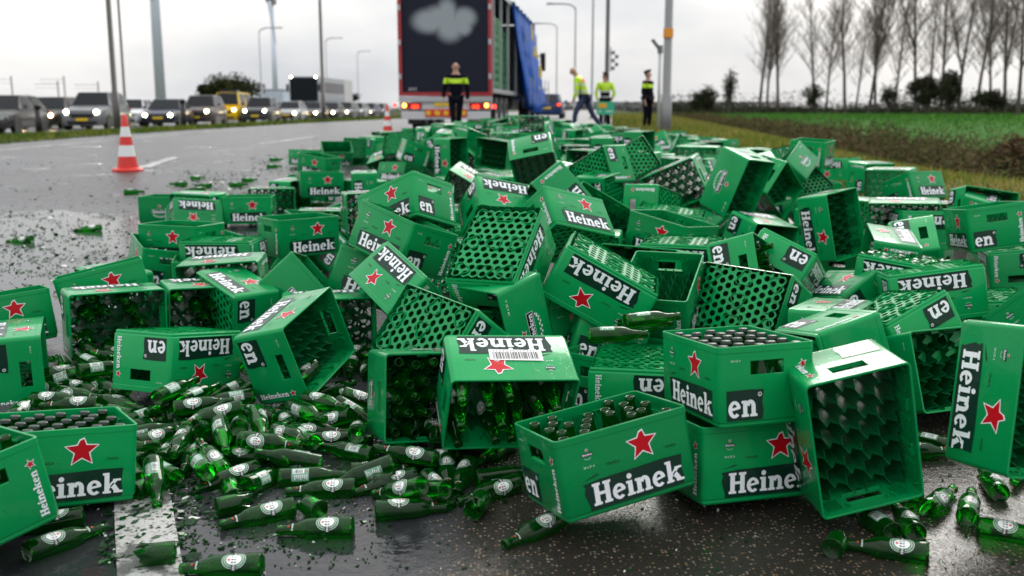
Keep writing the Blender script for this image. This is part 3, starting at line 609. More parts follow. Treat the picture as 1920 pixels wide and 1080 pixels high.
def wall_ribs():
    """comb ribs and v-shaped stiffeners moulded inside the walls"""
    b = MB(); yi, xi = CW / 2 - .0044, CL / 2 - .0044
    for sg in (-1, 1):
        for c in (-.133, 0, .133):                     # combs on the long sides
            for k in range(9):
                b.box((c + (k - 4) * .0058, sg * (yi - .0028), .175), (.0022, .0056, .052))
        for c in (-.067, .067, -.185, .185):           # hooks
            for q in (-1, 1):
                if abs(c + q * .011) < xi - .004: b.box((c + q * .010, sg * (yi - .004), .190), (.004, .008, .026), R=Matrix.Rotation(q * .45, 3, 'Y'))
            if abs(c) < .1: b.box((c, sg * (yi - .0045), .1995), (.036, .009, .003)); b.box((c, sg * (yi - .0025), .15), (.016, .005, .06))
        for c in (-.095, .095):                        # combs and hooks on the short ends
            for k in range(7): b.box((sg * (xi - .0028), c + (k - 3) * .0058, .175), (.0056, .0022, .052))
        for c in (-.065, .065):
            for q in (-1, 1): b.box((sg * (xi - .004), c + q * .008, .192), (.008, .004, .022), R=Matrix.Rotation(-q * .4, 3, 'X'))
        b.box((sg * (xi - .005), 0, .141), (.010, .112, .003)); b.box((sg * (xi - .004), 0, .185), (.008, .108, .003))
    return b.mesh('inner_ribs', False, [CG])
PB = .0625; ROWH = PB * .8660254
CENT = []
for j in range(5):
    m_ = 6 if j % 2 == 0 else 5
    for i in range(m_): CENT.append(((i - (m_ - 1) / 2) * PB, (j - 2) * ROWH))
def clampxy(x, y, e=.0055): return max(-CL / 2 + e, min(CL / 2 - e, x)), max(-CW / 2 + e, min(CW / 2 - e, y))
def cells():
    b = MB(); seen = set(); R_ = PB / math.sqrt(3)
    for cx, cy in CENT:
        P = [(cx + R_ * math.cos(math.radians(30 + 60 * k)), cy + R_ * math.sin(math.radians(30 + 60 * k))) for k in range(6)]
        for k in range(6):
            p, q = clampxy(*P[k]), clampxy(*P[(k + 1) % 6]); key = tuple(sorted(((round(p[0], 3), round(p[1], 3)), (round(q[0], 3), round(q[1], 3)))))
            if key in seen or math.dist(p, q) < .008: continue
            if (abs(abs(p[0]) - CL / 2 + .0055) < 1e-4 and abs(abs(q[0]) - CL / 2 + .0055) < 1e-4) or (abs(abs(p[1]) - CW / 2 + .0055) < 1e-4 and abs(abs(q[1]) - CW / 2 + .0055) < 1e-4): continue
            seen.add(key); d = Vector((q[0] - p[0], q[1] - p[1], 0)); nn = Vector((-d.y, d.x, 0)).normalized() * .0012
            st = [0, .5, 1]; zt = [.150, .122, .150]; V = []
            for t, z in zip(st, zt):
                m = Vector((p[0], p[1], 0)) + d * t
                V += [m - nn + Vector((0, 0, .012)), m + nn + Vector((0, 0, .012)), m + nn + Vector((0, 0, z)), m - nn + Vector((0, 0, z))]
            F = []
            for i in range(2):
                a = i * 4; c = a + 4; F += [(a, c, c + 3, a + 3), (a + 2, c + 2, c + 1, a + 1), (a + 3, c + 3, c + 2, a + 2)]
            b.add(V, F)
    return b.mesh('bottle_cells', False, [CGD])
def base_grid():
    b = MB(); q = PB / math.sqrt(3); R_ = q / math.sqrt(3); pts = set()
    for j in range(-4, 5):
        for i in range(-5, 6):
            cx, cy = i * PB + (0 if j % 2 else PB / 2), j * ROWH
            for dx, dy in ((0, 0), (0, q), (PB / 2, q / 2)):
                pts.add((round(cx + dx, 5), round(cy + dy, 5)))
    lx, ly = CL / 2 - .006, CW / 2 - .006
    for cx, cy in pts:
        if abs(cx) > lx - .001 or abs(cy) > ly - .001: continue
        hexh = int(round(cx * 1000 + cy * 700)) % 2 == 0; r0 = min(.0138, lx - abs(cx) - .002, ly - abs(cy) - .002)
        if r0 < .005: continue
        n = 12; O = []; I = []
        for k in range(n):
            a = math.radians(30 * k); rr = R_ if k % 2 == 0 else R_ * .866; O.append(clampxy(cx + rr * math.cos(a), cy + rr * math.sin(a), .006))
            ri = r0 * (.92 if not hexh else (1.0 if k % 2 == 0 else .866)); I.append((cx + ri * math.cos(a), cy + ri * math.sin(a)))
        z0, z1 = .0075, .0110; s = len(b.v)
        b.v += [(x, y, z0) for x, y in O] + [(x, y, z0) for x, y in I] + [(x, y, z1) for x, y in I] + [(x, y, z1) for x, y in O]
        for k in range(n):
            k2 = (k + 1) % n; b.f += [(s + k2, s + k, s + n + k, s + n + k2), (s + n + k2, s + n + k, s + 2*n + k, s + 2*n + k2), (s + 3*n + k, s + 3*n + k2, s + 2*n + k2, s + 2*n + k)]; b.m += [0] * 3
    # raised stacking collars under the base
    for gx in (-.142, 0, .142):
        for gy in (-.092, 0, .092):
            if gx == 0 and gy == 0: ph = math.pi / 2
            else: ph = math.atan2(gy, gx)
            n = 30; O = []; 
            for k in range(n):
                a = 2 * math.pi * k / n; r_ = .0315 + .0065 * math.cos(3 * (a - ph)); O.append((a, r_))
            s = len(b.v)
            for dr, z in ((0, .0078), (0, .0012), (-.0018, .0012), (-.0018, .0078)):
                for a, r_ in O: x, y = clampxy(gx + (r_ + dr) * math.cos(a), gy + (r_ + dr) * math.sin(a), .010 - dr); b.v.append((x, y, z))
            for L_ in range(3):
                for k in range(n): k2 = (k + 1) % n; b.f.append((s + L_*n + k, s + L_*n + k2, s + (L_+1)*n + k2, s + (L_+1)*n + k)); b.m.append(0)
    for sg in (-1, 1):                                 # edge notches
        for k in range(12): b.box((-.176 + k * .032, sg * (ly - .004), .006), (.0016, .008, .009))
        for k in range(8): b.box((sg * (lx - .004), -.112 + k * .032, .006), (.008, .0016, .009))
    return b.mesh('base_grid', False, [CG])
M_SH, M_RB, M_CE, M_BG = shell(), wall_ribs(), cells(), base_grid()
def crate_parts(root, v='A', far=False):
    link('shell', M_SH, None, root); link('base_grid', M_BG, None, root)
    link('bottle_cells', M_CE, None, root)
    if not far: link('inner_ribs', M_RB, None, root)
    for s in 'FBRL':
        for nm, me in PRT[v + s]:
            if far and nm == 'small_lettering': continue
            link(nm, me, None, root)
# ---- bottle
def glassmat(name, tint, body, fac_body=.18):
    m = bpy.data.materials.new(name); m.use_nodes = True; t = m.node_tree; t.nodes.clear(); n_ = t.nodes.new; l = t.links.new
    o = n_('ShaderNodeOutputMaterial'); tr = n_('ShaderNodeBsdfTransparent'); tr.inputs[0].default_value = (*tint, 1)
    df = n_('ShaderNodeBsdfTranslucent'); df.inputs[0].default_value = (*body, 1); d2 = n_('ShaderNodeBsdfDiffuse'); d2.inputs[0].default_value = (*body, 1)
    gl = n_('ShaderNodeBsdfGlossy'); gl.inputs['Roughness'].default_value = .045; gl.inputs[0].default_value = (1, 1, 1, 1)
    m1 = n_('ShaderNodeMixShader'); m1.inputs[0].default_value = .5; l(df.outputs[0], m1.inputs[1]); l(d2.outputs[0], m1.inputs[2])
    m2 = n_('ShaderNodeMixShader'); l(tr.outputs[0], m2.inputs[1]); l(m1.outputs[0], m2.inputs[2])
    lw = n_('ShaderNodeLayerWeight'); lw.inputs[0].default_value = .35
    r = n_('ShaderNodeMapRange'); r.inputs[3].default_value = fac_body; r.inputs[4].default_value = min(1, fac_body + .75); l(lw.outputs['Facing'], r.inputs[0]); l(r.outputs[0], m2.inputs[0])
    fr = n_('ShaderNodeFresnel'); fr.inputs[0].default_value = 1.33
    m3 = n_('ShaderNodeMixShader'); l(fr.outputs[0], m3.inputs[0]); l(m2.outputs[0], m3.inputs[1]); l(gl.outputs[0], m3.inputs[2]); l(m3.outputs[0], o.inputs[0])
    c = n_('ShaderNodeTexCoord'); v = n_('ShaderNodeTexVoronoi'); v.inputs['Scale'].default_value = 220; l(c.outputs['Object'], v.inputs['Vector'])
    q = n_('ShaderNodeMapRange'); q.inputs[1].default_value = 0; q.inputs[2].default_value = .4; q.inputs[3].default_value = 1; q.inputs[4].default_value = 0; l(v.outputs['Distance'], q.inputs[0])
    b = n_('ShaderNodeBump'); b.inputs['Strength'].default_value = .22; b.inputs['Distance'].default_value = .0006; l(q.outputs[0], b.inputs['Height']); l(b.outputs[0], gl.inputs['Normal'])
    return m
GLASS = glassmat('green_bottle_glass', (.06, .58, .07), (.003, .14, .012), .16)
LBW = mat('label_white', (.82, .86, .84), .35, coat=.4); LBG = mat('label_green', (.02, .16, .06), .35); LBK = mat('label_black', (.012, .016, .014), .35); LBR = mat('label_red', (.6, .01, .02), .4)
LBX = mat('label_print_green', (.16, .34, .24), .4)
BPROF = [(.0255, .0035), (.0285, 0), (.0298, .004), (.0300, .020), (.0300, .113), (.0290, .124), (.0255, .136), (.0205, .147), (.0168, .158), (.0150, .170), (.0140, .186), (.0137, .196), (.0150, .1975), (.0150, .2025), (.0142, .2035), (.0146, .208), (.0128, .2095), (.0112, .208), (.0110, .19)]
def bottle_mesh(n=18):
    b = MB(); b.lathe([(.001, .011), (.018, .008)] + BPROF, n); me = b.mesh('glass', True, [GLASS]); return me
def wrap(F2, z0, rad, th0):
    b = MB(); b.v = []
    for u, v, d in F2.b.v:
        rr = rad + .00015 + d; th = th0 + u / rad; b.v.append((rr * math.cos(th), rr * math.sin(th), z0 + v))
    b.f = F2.b.f; b.m = F2.b.m; return b
def subgrid(f, poly_fn, mi, d):
    """fan of bands so that the print follows the curved glass"""
    f.tri(*poly_fn, mi, d)
def ellipse_grid(a, b_, nx=10, ny=6, hole=0):
    V = []; F = []
    for i in range(nx + 1):
        x = -a + 2 * a * i / nx; h = b_ * math.sqrt(max(0, 1 - (x / a) ** 2)); 
        for j in range(3): V.append((x, -h + h * j))
    for i in range(nx):
        for j in range(2): s = i * 3 + j; F.append((s, s + 3, s + 4, s + 1))
    return V, F
def front_label():
    f = Face2D()
    for (a, b_, mi, d) in ((.034, .025, 1, .0000), (.0325, .0235, 0, .00015), (.0285, .0195, 1, .0003), (.0270, .018, 0, .00042), (.0230, .0145, 1, .00055)):
        V, F = ellipse_grid(a, b_); f.tri(V, F, mi, d)
    V = []; F = []
    for i in range(7): x = -.0045 + .009 * i / 6; V += [(x, -.031), (x, .031)]
    for i in range(6): F.append((2 * i, 2 * i + 2, 2 * i + 3, 2 * i + 1))
    f.tri(V, F, 2, .0007); f.word('Heineken', .0030, -.027, .0058, 1, .0009, wid=.054, rot=math.pi / 2)
    f.star(.013, 0, .0052, 3, .0009)
    return wrap(f, .066, .0300, 0)
def front_label_rot():
    # the badge lies along the bottle: swap so that the long axis follows the axis of the glass
    f = Face2D()
    for (a, b_, mi, d) in ((.025, .030, 1, .0000), (.0238, .0288, 0, .00015), (.0195, .0245, 1, .0003), (.0182, .0232, 0, .00042), (.0145, .0195, 1, .00055)):
        V, F = ellipse_grid(a, b_, 12); f.tri(V, F, mi, d)
    V = []; F = []
    for i in range(9): x = -.030 + .060 * i / 8; V += [(x, -.0062), (x, .0062)]
    for i in range(8): F.append((2 * i, 2 * i + 2, 2 * i + 3, 2 * i + 1))
    f.tri(V, F, 2, .0007); f.word('Heineken', -.027, -.0030, .0060, 1, .0009, wid=.054)
    f.star(0, .0125, .0052, 3, .0009)
    return wrap(f, .066, .0300, 0)
def back_label():
    f = Face2D(); V = []; F = []
    for i in range(9): x = -.022 + .044 * i / 8; V += [(x, -.026), (x, .026)]
    for i in range(8): F.append((2 * i, 2 * i + 2, 2 * i + 3, 2 * i + 1))
    f.tri(V, F, 0, 0)
    V = []; F = []
    for i in range(5): x = -.018 + .016 * i / 4; V += [(x, -.022), (x, .012)]
    for i in range(4): F.append((2 * i, 2 * i + 2, 2 * i + 3, 2 * i + 1))
    f.tri(V, F, 1, .0003)
    r = random.Random(2); y = -.020
    while y < .010: h = r.choice((.0007, .0013, .0019)); f.tri([(-.0165, y), (-.010, y), (-.0035, y), (-.0165, y + h), (-.010, y + h), (-.0035, y + h)], [(0, 1, 4, 3), (1, 2, 5, 4)], 2, .0005); y += h + r.choice((.0008, .0014))
    for k in range(7): yy = .019 - k * .0060; f.tri([(.002, yy), (.009, yy), (.018 - (k % 3) * .003, yy), (.002, yy + .0024), (.009, yy + .0024), (.018 - (k % 3) * .003, yy + .0024)], [(0, 1, 4, 3), (1, 2, 5, 4)], 1, .0003)
    f.star(-.010, .019, .0042, 3, .0004); return wrap(f, .066, .0300, math.pi)
def neck_label():
    f = Face2D(); f.word('Heineken', -.012, -.002, .0046, 1, .0002, wid=.024, rot=0); f.star(0, .0105, .0040, 3, .0002); return wrap(f, .164, .0166, 0)
LM = [LBG, LBW, LBK, LBR]
M_GL = bottle_mesh(); M_FL = front_label_rot().mesh('front_label', False, LM); M_BL = back_label().mesh('back_label', False, [LBX, LBW, LBK, LBR]); M_NL = neck_label().mesh('neck_label', False, LM)
def cap_mesh():
    b = MB(); n = 24; P = []
    for r_, z in ((.0158, .2005), (.0150, .2065), (.0140, .2090), (.0110, .2102), (.0001, .2104)):
        for k in range(n): t = 2 * math.pi * k / n; q = r_ * (1 + (.05 if k % 2 and z < .202 else 0)); b.v.append((q * math.cos(t), q * math.sin(t), z))
    for i in range(4):
        for k in range(n): b.f.append((i*n + k, i*n + (k+1) % n, (i+1)*n + (k+1) % n, (i+1)*n + k)); b.m.append(0)
    return b.mesh('crown_cap', True, [mat('cap_dark', (.012, .030, .020), .3, metal=.3)])
M_CAP = cap_mesh()
def bottle(M, label, group, full=True, cap=False):
    t = empty('beer_bottle', M, label, 'bottle', group); link('glass', M_GL, None, t)
    link('front_label', M_FL, None, t)
    if cap: link('crown_cap', M_CAP, None, t)
    if full: link('back_label', M_BL, None, t); link('neck_label', M_NL, None, t)
    return t
CRATES = [
('upright crate of open bottles at the very front, star and big lettering facing the camera','A',[0.276,2.629,0.169,0.9777,-0.0452,-0.0763,0.1905],'C1'),
('crate full of capped bottles standing on top of another crate at front right','A',[0.658,2.798,0.351,0.7855,-0.0258,-0.0436,-0.6168],'C2'),
('crate squeezed under the full crate of bottles at front right, star cut off','A',[0.681,2.812,0.112,0.988,-0.044,0.0048,0.1477],'C3'),
('empty crate on its side at front right, honeycomb interior facing the camera','A',[0.928,2.754,0.364,0.5504,0.5477,0.4879,-0.3987],'C4'),
('crate standing on end at the right edge, lettering running downward beside a star','A',[1.368,2.721,0.43,0.5722,0.3326,0.5752,-0.4808],'C5'),
('upright crate of bottles at front left, lettering cut off by the crate before it','A',[-1.35,2.75,0.11,0.9553,-0.0465,0.0406,0.289],'C6'),
('tilted crate at the bottom left corner, vertical lettering on its end','A',[-1.399,2.412,0.155,0.3396,-0.0688,-0.0607,0.9361],'C7'),
('crate on its side at the left edge, handle slot upright, lettering readable along its foot','A',[-2.09,3.779,0.226,0.3915,0.3863,0.5877,0.5934],'C8'),
('tilted crate at the left edge with a large star, behind the one on its side','A',[-2.263,4.301,0.194,0.9569,-0.0371,-0.0576,0.2823],'C9'),
('crate leaning left with a star and small badge, farthest left of the upper pile','A',[-1.94,4.682,0.258,0.9738,-0.0259,-0.1102,0.197],'C10'),
('wide crate on its side at left, bottle cells seen through its open top','A',[-1.822,4.369,0.305,0.1892,-0.2082,0.6746,-0.6825],'C11'),
('crate on its side just right of the wide open one, bottles lying inside','A',[-1.485,4.633,0.295,0.1665,-0.2081,0.6979,-0.6648],'C12'),
('crate on its side at left, lattice base facing left, lettering on top','A',[-1.381,4.469,0.299,0.6757,-0.608,0.3455,-0.2334],'C13'),
('crate tipped on a corner at left centre, opening to the right, above loose bottles','A',[-0.931,3.719,0.31,0.5246,-0.2966,0.543,-0.5847],'C14'),
('upside down crate at left with inverted lettering, loose bottles spilling by its handle','A',[-1.296,3.765,0.379,0.0643,0.5376,-0.8387,0.0591],'C15'),
('crate lying with its lattice base toward the camera, above the barcode crate','A',[-0.326,3.455,0.453,0.4345,-0.8126,0.3679,-0.1249],'C16'),
('crate with a white barcode sticker on its upturned side, bottles spilling out','A',[-0.043,3.137,0.394,0.0344,-0.1058,0.844,-0.5247],'C17'),
('crate on its side left of the barcode crate, dark bottles packed inside','B',[-0.314,3.328,0.264,0.1268,-0.1592,0.6319,-0.7479],'C18'),
('crate with an upturned handle end and black banner badge in the middle of the pile','B',[0.052,3.775,0.437,0.5645,0.2791,-0.7442,0.223],'C19'),
('crate tilted on end in the centre, large lattice base facing the camera','A',[-0.068,3.741,0.727,0.2856,-0.5214,0.7829,0.1834],'C20'),
('upside down crate sloping right in the centre with big inverted lettering and star','A',[0.404,3.806,0.642,0.2466,-0.0645,-0.9655,-0.0532],'C21'),
('crate with its lattice base facing the camera, right of centre behind the full crate','A',[0.907,3.897,0.473,0.4842,-0.8028,0.3072,-0.1635],'C22'),
('crate high at centre left, corner toward the camera, star on its left face','A',[-0.511,4.838,0.625,0.9197,-0.1988,-0.1315,-0.312],'C23'),
('crate tilted right at centre left, star and lettering on its broad side','A',[-0.548,4.543,0.522,0.912,-0.0994,0.1495,-0.3688],'C24'),
('crate lying aslant at centre left, inverted lettering above a star','A',[-0.38,4.187,0.512,0.3047,-0.3829,-0.8235,0.2868],'C25'),
('crate near the top of the pile, tilted right, star above bold lettering','A',[0.277,4.721,0.571,0.866,-0.3671,-0.0109,0.3395],'C26'),
('upside down crate behind the big centre lattice, inverted lettering along its top','A',[-0.087,5.787,0.727,0.0134,0.2203,-0.8966,0.3839],'C27'),
('crate tipped diagonally behind the centre, small star and lettering by its handle slot','A',[0.35,5.797,0.769,0.1642,-0.657,-0.5995,0.4266],'C28'),
('upside down crate tilted right, inverted end letters, behind the lattice crate at right','A',[1.353,4.657,0.56,0.2702,0.4781,-0.8327,-0.0707],'C30'),
('crate with its opening to the right, bottles glimpsed inside, above the right lattice base','A',[1.005,4.566,0.423,0.2758,-0.388,0.4417,-0.7605],'C31'),
('crate lying with pale wet side up, end letters showing, right of centre','A',[1.473,6.209,0.452,0.1294,-0.2853,0.7522,-0.5797],'C32'),
('tall crate on end at right, lettering running downward and dark empty cells open','A',[1.856,5.996,0.518,0.6936,0.3328,0.5528,-0.3204],'C33'),
('crate with pale wet top and lattice side, left of the tall crate on end','A',[1.918,7.609,0.371,0.603,-0.4911,0.3909,-0.4923],'C34'),
('upright crate at the right, star, lettering and handle slot clearly visible, on the pile','A',[2.509,5.164,0.507,0.6606,0.0197,-0.091,-0.745],'C35'),
('crate at right with a pale wet star side facing up, opening to the left','A',[1.981,4.834,0.459,0.6117,-0.4943,-0.4375,0.436],'C36'),
('wide crate on its side at right with smaller crates lodged in front of its opening','A',[2.391,6.006,0.555,0.1179,-0.1463,-0.7213,0.6667],'C37'),
('crate with a dark handle slot at right, lying just in front of the wide opening','A',[2.034,5.188,0.4,0.0779,-0.573,0.2688,-0.7703],'C39'),
('crate showing a square lattice base at the far right edge of the pile','A',[3.399,8.999,0.538,0.6826,-0.6489,0.2223,-0.2521],'C40'),
('crate with a star beside the square lattice base at the far right','A',[3.314,8.05,0.466,0.9468,-0.199,-0.0365,0.2504],'C41'),
('crate on its side behind the square lattice base, small vertical lettering','A',[3.557,9.594,0.562,0.1803,0.1621,-0.6679,-0.7037],'C42'),
('upside down crate at the right rim of the pile before the grass','A',[3.614,11.01,0.684,0.0275,0.4177,0.908,0.0138],'C43'),
('crate open to the right with a pale crate inside, near the right edge','A',[3.337,7.128,0.488,0.0274,0.0728,-0.6312,0.7717],'C44'),
('pale wet crate side poking out of the open crate near the right edge','A',[3.383,6.917,0.456,0.6968,-0.5025,-0.3353,0.3868],'C45'),
('long upside down crate at right with inverted lettering below its lattice','A',[1.832,4.3,0.542,0.0765,0.0748,0.9934,-0.0412],'C46'),
('long upside down crate strewn with broken glass on its lattice, right','A',[1.842,4.524,0.55,0.0447,-0.312,-0.9488,-0.0199],'C46b'),
('crate on its side at right with a pale wet star face slanting up','A',[1.506,4.556,0.236,0.6629,-0.4322,0.2421,-0.5614],'C47'),
('thin pale wet crate side wedged below the star face at right','A',[1.29,3.527,0.375,0.5878,-0.639,-0.3421,0.3595],'C48'),
('crate with upturned pale handle end directly behind the empty honeycomb crate','A',[0.959,3.067,0.337,0.0374,-0.591,-0.1261,-0.7959],'C49'),
('crate leaning left with large inverted end letters, between the two big right crates','A',[1.447,3.744,0.477,0.1107,-0.764,0.6001,-0.2098],'C50'),
('upside down crate with a long lattice top right of centre','A',[0.848,4.839,0.592,0.0004,0.1464,0.989,0.0213],'C52'),
('upright open crate seen into from above, right of centre, comb ribs visible inside','A',[0.842,5.311,0.427,0.9078,0.002,0.0809,-0.4115],'C53'),
('crate sloping down right with inverted lettering and rain spots, right of centre','A',[1.457,6.838,0.528,0.3364,-0.3958,-0.8164,0.2524],'C55'),
('crate tilted up with a large black banner badge and hop sprays, upper right','B',[1.352,6.341,0.803,0.4989,0.3066,0.7646,-0.2693],'C56'),
('crate with sideways end letters and handle slot beside the banner badge crate','A',[1.871,7.459,0.679,0.0477,-0.4916,0.6108,-0.6188],'C57'),
('highest crate at the upper right, long handle slot against the grass','A',[2.556,8.504,0.74,0.4992,-0.0045,0.0344,-0.8658],'C59'),
('crate turned like a diamond with its lattice base facing the camera, upper right','A',[2.463,8.301,0.583,0.4398,-0.8403,-0.2529,-0.1912],'C60'),
('crate with sideways end letters and lattice base at left, far centre of the pile','A',[0.57,7.189,0.761,0.5623,-0.6916,0.1571,-0.4253],'C62'),
('diamond tilted crate with lattice base at the top of the far pile','A',[0.944,7.881,0.814,0.5415,-0.7986,-0.184,-0.1875],'C61'),
('large crate lying under a pale rim, dark opening forward, upper right of centre','A',[1.187,6.954,0.722,0.0099,0.2934,0.6887,-0.663],'C63'),
('crate with inverted end letters raised against the far pile, right of the truck','A',[0.147,6.696,0.905,0.2598,0.5786,-0.6791,0.3695],'C64'),
('dark open crate facing the camera left of the raised inverted one','A',[-0.073,9.915,0.779,0.2617,-0.1884,-0.6684,0.6702],'C65'),
('cube shaped crate on end with letters running upward and white wet top','A',[0.732,7.013,0.575,0.6563,-0.1712,-0.6931,-0.2439],'C66'),
('crate with inverted small lettering on its plain end, beside the crate on end','A',[0.972,6.087,0.598,0.4084,0.2814,-0.6609,-0.5632],'C67'),
('crate with lattice base facing the camera at the left rim, end letters sideways','A',[-2.675,8.187,0.387,0.7055,-0.6907,0.1176,-0.1069],'C69'),
('crate with a banner badge at the far left rim of the pile','B',[-2.969,8.5,0.266,0.9976,0.0,0.0,-0.0698],'C70'),
('crate with one big initial letter visible at the left rim','A',[-2.211,8.3,0.282,0.999,0.0,0.0,0.0436],'C71'),
('low open crate with pale rim edges at the left rim','A',[-2.637,8.162,0.454,0.1912,0.9391,0.2854,-0.0011],'C72'),
('long low crate with a star just behind the open crate at left','A',[-1.941,5.76,0.342,0.9862,-0.0098,0.0017,-0.1652],'C73'),
('open crate at left with star and handle slot, leaning on the inverted one','A',[-2.037,5.589,0.252,0.8597,-0.0548,0.0884,-0.5002],'C74'),
('upside down crate at left with large inverted lettering across its side','A',[-1.626,5.5,0.512,0.0,0.0175,0.9998,0.0],'C75'),
('crate with pale wet top lying behind the lattice side crate at left','A',[-1.415,4.894,0.371,0.036,0.0124,0.7312,-0.6811],'C76'),
('crate on end at left with pale star side up and inverted small lettering below','A',[-1.462,6.574,0.277,0.5593,0.526,-0.3393,-0.5435],'C77'),
('dark open crate on its side left of the star crate, pale sticker inside','A',[-1.361,7.245,0.366,0.0365,-0.0521,0.7076,-0.7037],'C78'),
('crate tipped on its corner, small star and lettering beside a handle slot, left of centre','A',[-1.214,6.244,0.231,0.8865,0.2288,-0.3099,-0.2564],'C79'),
('crate with handle slot up and banner badge on its right side, left of centre','B',[-1.046,4.598,0.256,0.0654,0.3961,0.096,0.9108],'C80'),
('crate on its side above the loose bottles at left centre, pale wet top','A',[-0.83,4.36,0.283,0.0739,-0.0739,0.7032,-0.7032],'C82'),
('upside down crate behind the front open crate, vertical lettering at its corner','A',[0.441,3.5,0.343,0.0,0.766,0.6428,0.0],'C85'),
('open crate with end letters and handle slot left of the right lattice base','A',[0.939,4.474,0.269,0.1732,0.0388,0.1134,-0.9776],'C86'),
('pale wet crate side under the sloping crate right of centre','A',[0.699,4.691,0.419,0.2304,-0.1933,-0.6131,0.7306],'C87'),
('upside down crate at the right edge with small vertical lettering','A',[2.912,5.726,0.431,0.0207,-0.5988,0.7983,-0.0612],'C91'),
('small upright crate at the far left end of the pile on the open road','A',[-2.974,14.27,0.423,0.947,-0.0254,0.0031,-0.3201],'C94'),
('upright far crate with a star beside the leftmost small one','A',[-2.369,13.383,0.529,0.956,0.2485,0.0458,0.149],'C95'),
('far crate with a pale wet top and opening to the left','A',[-1.839,9.903,0.463,0.6197,0.6108,-0.3421,-0.3548],'C96'),
('crate with rings of its cells and broken labels facing the camera, left of centre','A',[-2.152,8.885,0.392,0.0592,-0.0676,0.7045,-0.704],'C97'),
('far crate with white holes in its lattice left of the small cone','A',[-2.212,13.967,0.681,0.6573,-0.7135,0.1845,-0.1576],'C98'),
('far crate with a red star and lettering leaning left, below the truck','A',[-1.275,10.948,0.388,0.9372,-0.1851,0.0425,-0.2925],'C99'),
('crate behind the upside down one, lying with its opening to the left','A',[-0.304,8.0,0.602,0.2652,0.065,-0.7931,0.5444],'C29'),
('crate with small badge and star at the right edge, above the standing crate','A',[2.233,3.9,0.347,0.909,-0.1473,-0.3416,-0.1879],'C51'),
('crate almost buried at left of centre, one initial letter and a small badge showing','A',[-0.71,4.721,0.289,0.9764,-0.1285,0.1722,0.0227],'C81'),
('crate under the sloping upside down one, end letters showing behind the barcode crate','A',[0.188,3.999,0.223,0.8834,0.019,-0.0963,-0.4582],'C83'),
('open crate behind the front crate with bottles lying across it','A',[0.419,3.65,0.113,0.9063,0.0,0.0,0.4226],'C84'),
('buried upside down crate below the pale star face at right','A',[1.969,4.6,0.371,0.0,0.6947,0.7193,0.0],'C89'),
('upside down crate with lattice top at right above the leaning one','A',[2.103,4.301,0.42,0.0165,-0.5803,0.8128,-0.049],'C90'),
('upside down crate behind the open crate, only its lattice showing','A',[0.951,5.817,0.648,0.0675,-0.1182,-0.9901,-0.0354],'C54'),
('small crate with a black banner badge high on the far right of the pile','B',[2.366,8.079,0.653,0.828,-0.2489,-0.3295,0.3793],'C58'),
('small part of a crate wedged inside the wide open crate at right','A',[2.42,5.9,0.642,0.0,0.7193,0.6947,0.0],'C38'),
('crate behind the dark open crate at the left of the far pile','A',[-1.785,9.2,0.425,0.9848,0.0,0.0,0.1736],'C100'),
('crate leaning left in the far pile above the pale topped one','A',[-2.103,10.808,0.508,0.9636,0.0181,0.0674,-0.2582],'C101'),
('crate on its side left of the high star crate with dark opening','A',[-0.969,6.706,0.537,0.1228,-0.1228,0.6964,-0.6964],'C102'),
('crate half buried between the star crates and the open upright crate','A',[0.449,5.864,0.483,0.9119,0.3079,0.2711,-0.0091],'C108'),
('low crate edge between the inverted and the pale topped crates at left','A',[-1.627,5.3,0.211,0.9925,0.0,0.0,0.1219],'C109'),
('dark crate lying deep under the leaning crate at right','A',[1.527,3.599,0.247,0.8067,0.5649,0.0996,0.1422],'C111'),
('crate buried left of the right lattice base, behind the full crate','A',[0.63,4.036,0.351,0.8067,0.0996,-0.1422,0.5649],'C112'),
('crate buried behind the barcode crate, right of it','A',[0.312,3.875,0.204,0.6422,0.0454,0.1877,0.7418],'C113'),
('crate wedged between the open dark crate and the star crates at left','A',[-1.284,5.9,0.369,0.9397,0.0,0.0,0.342],'C114'),
]
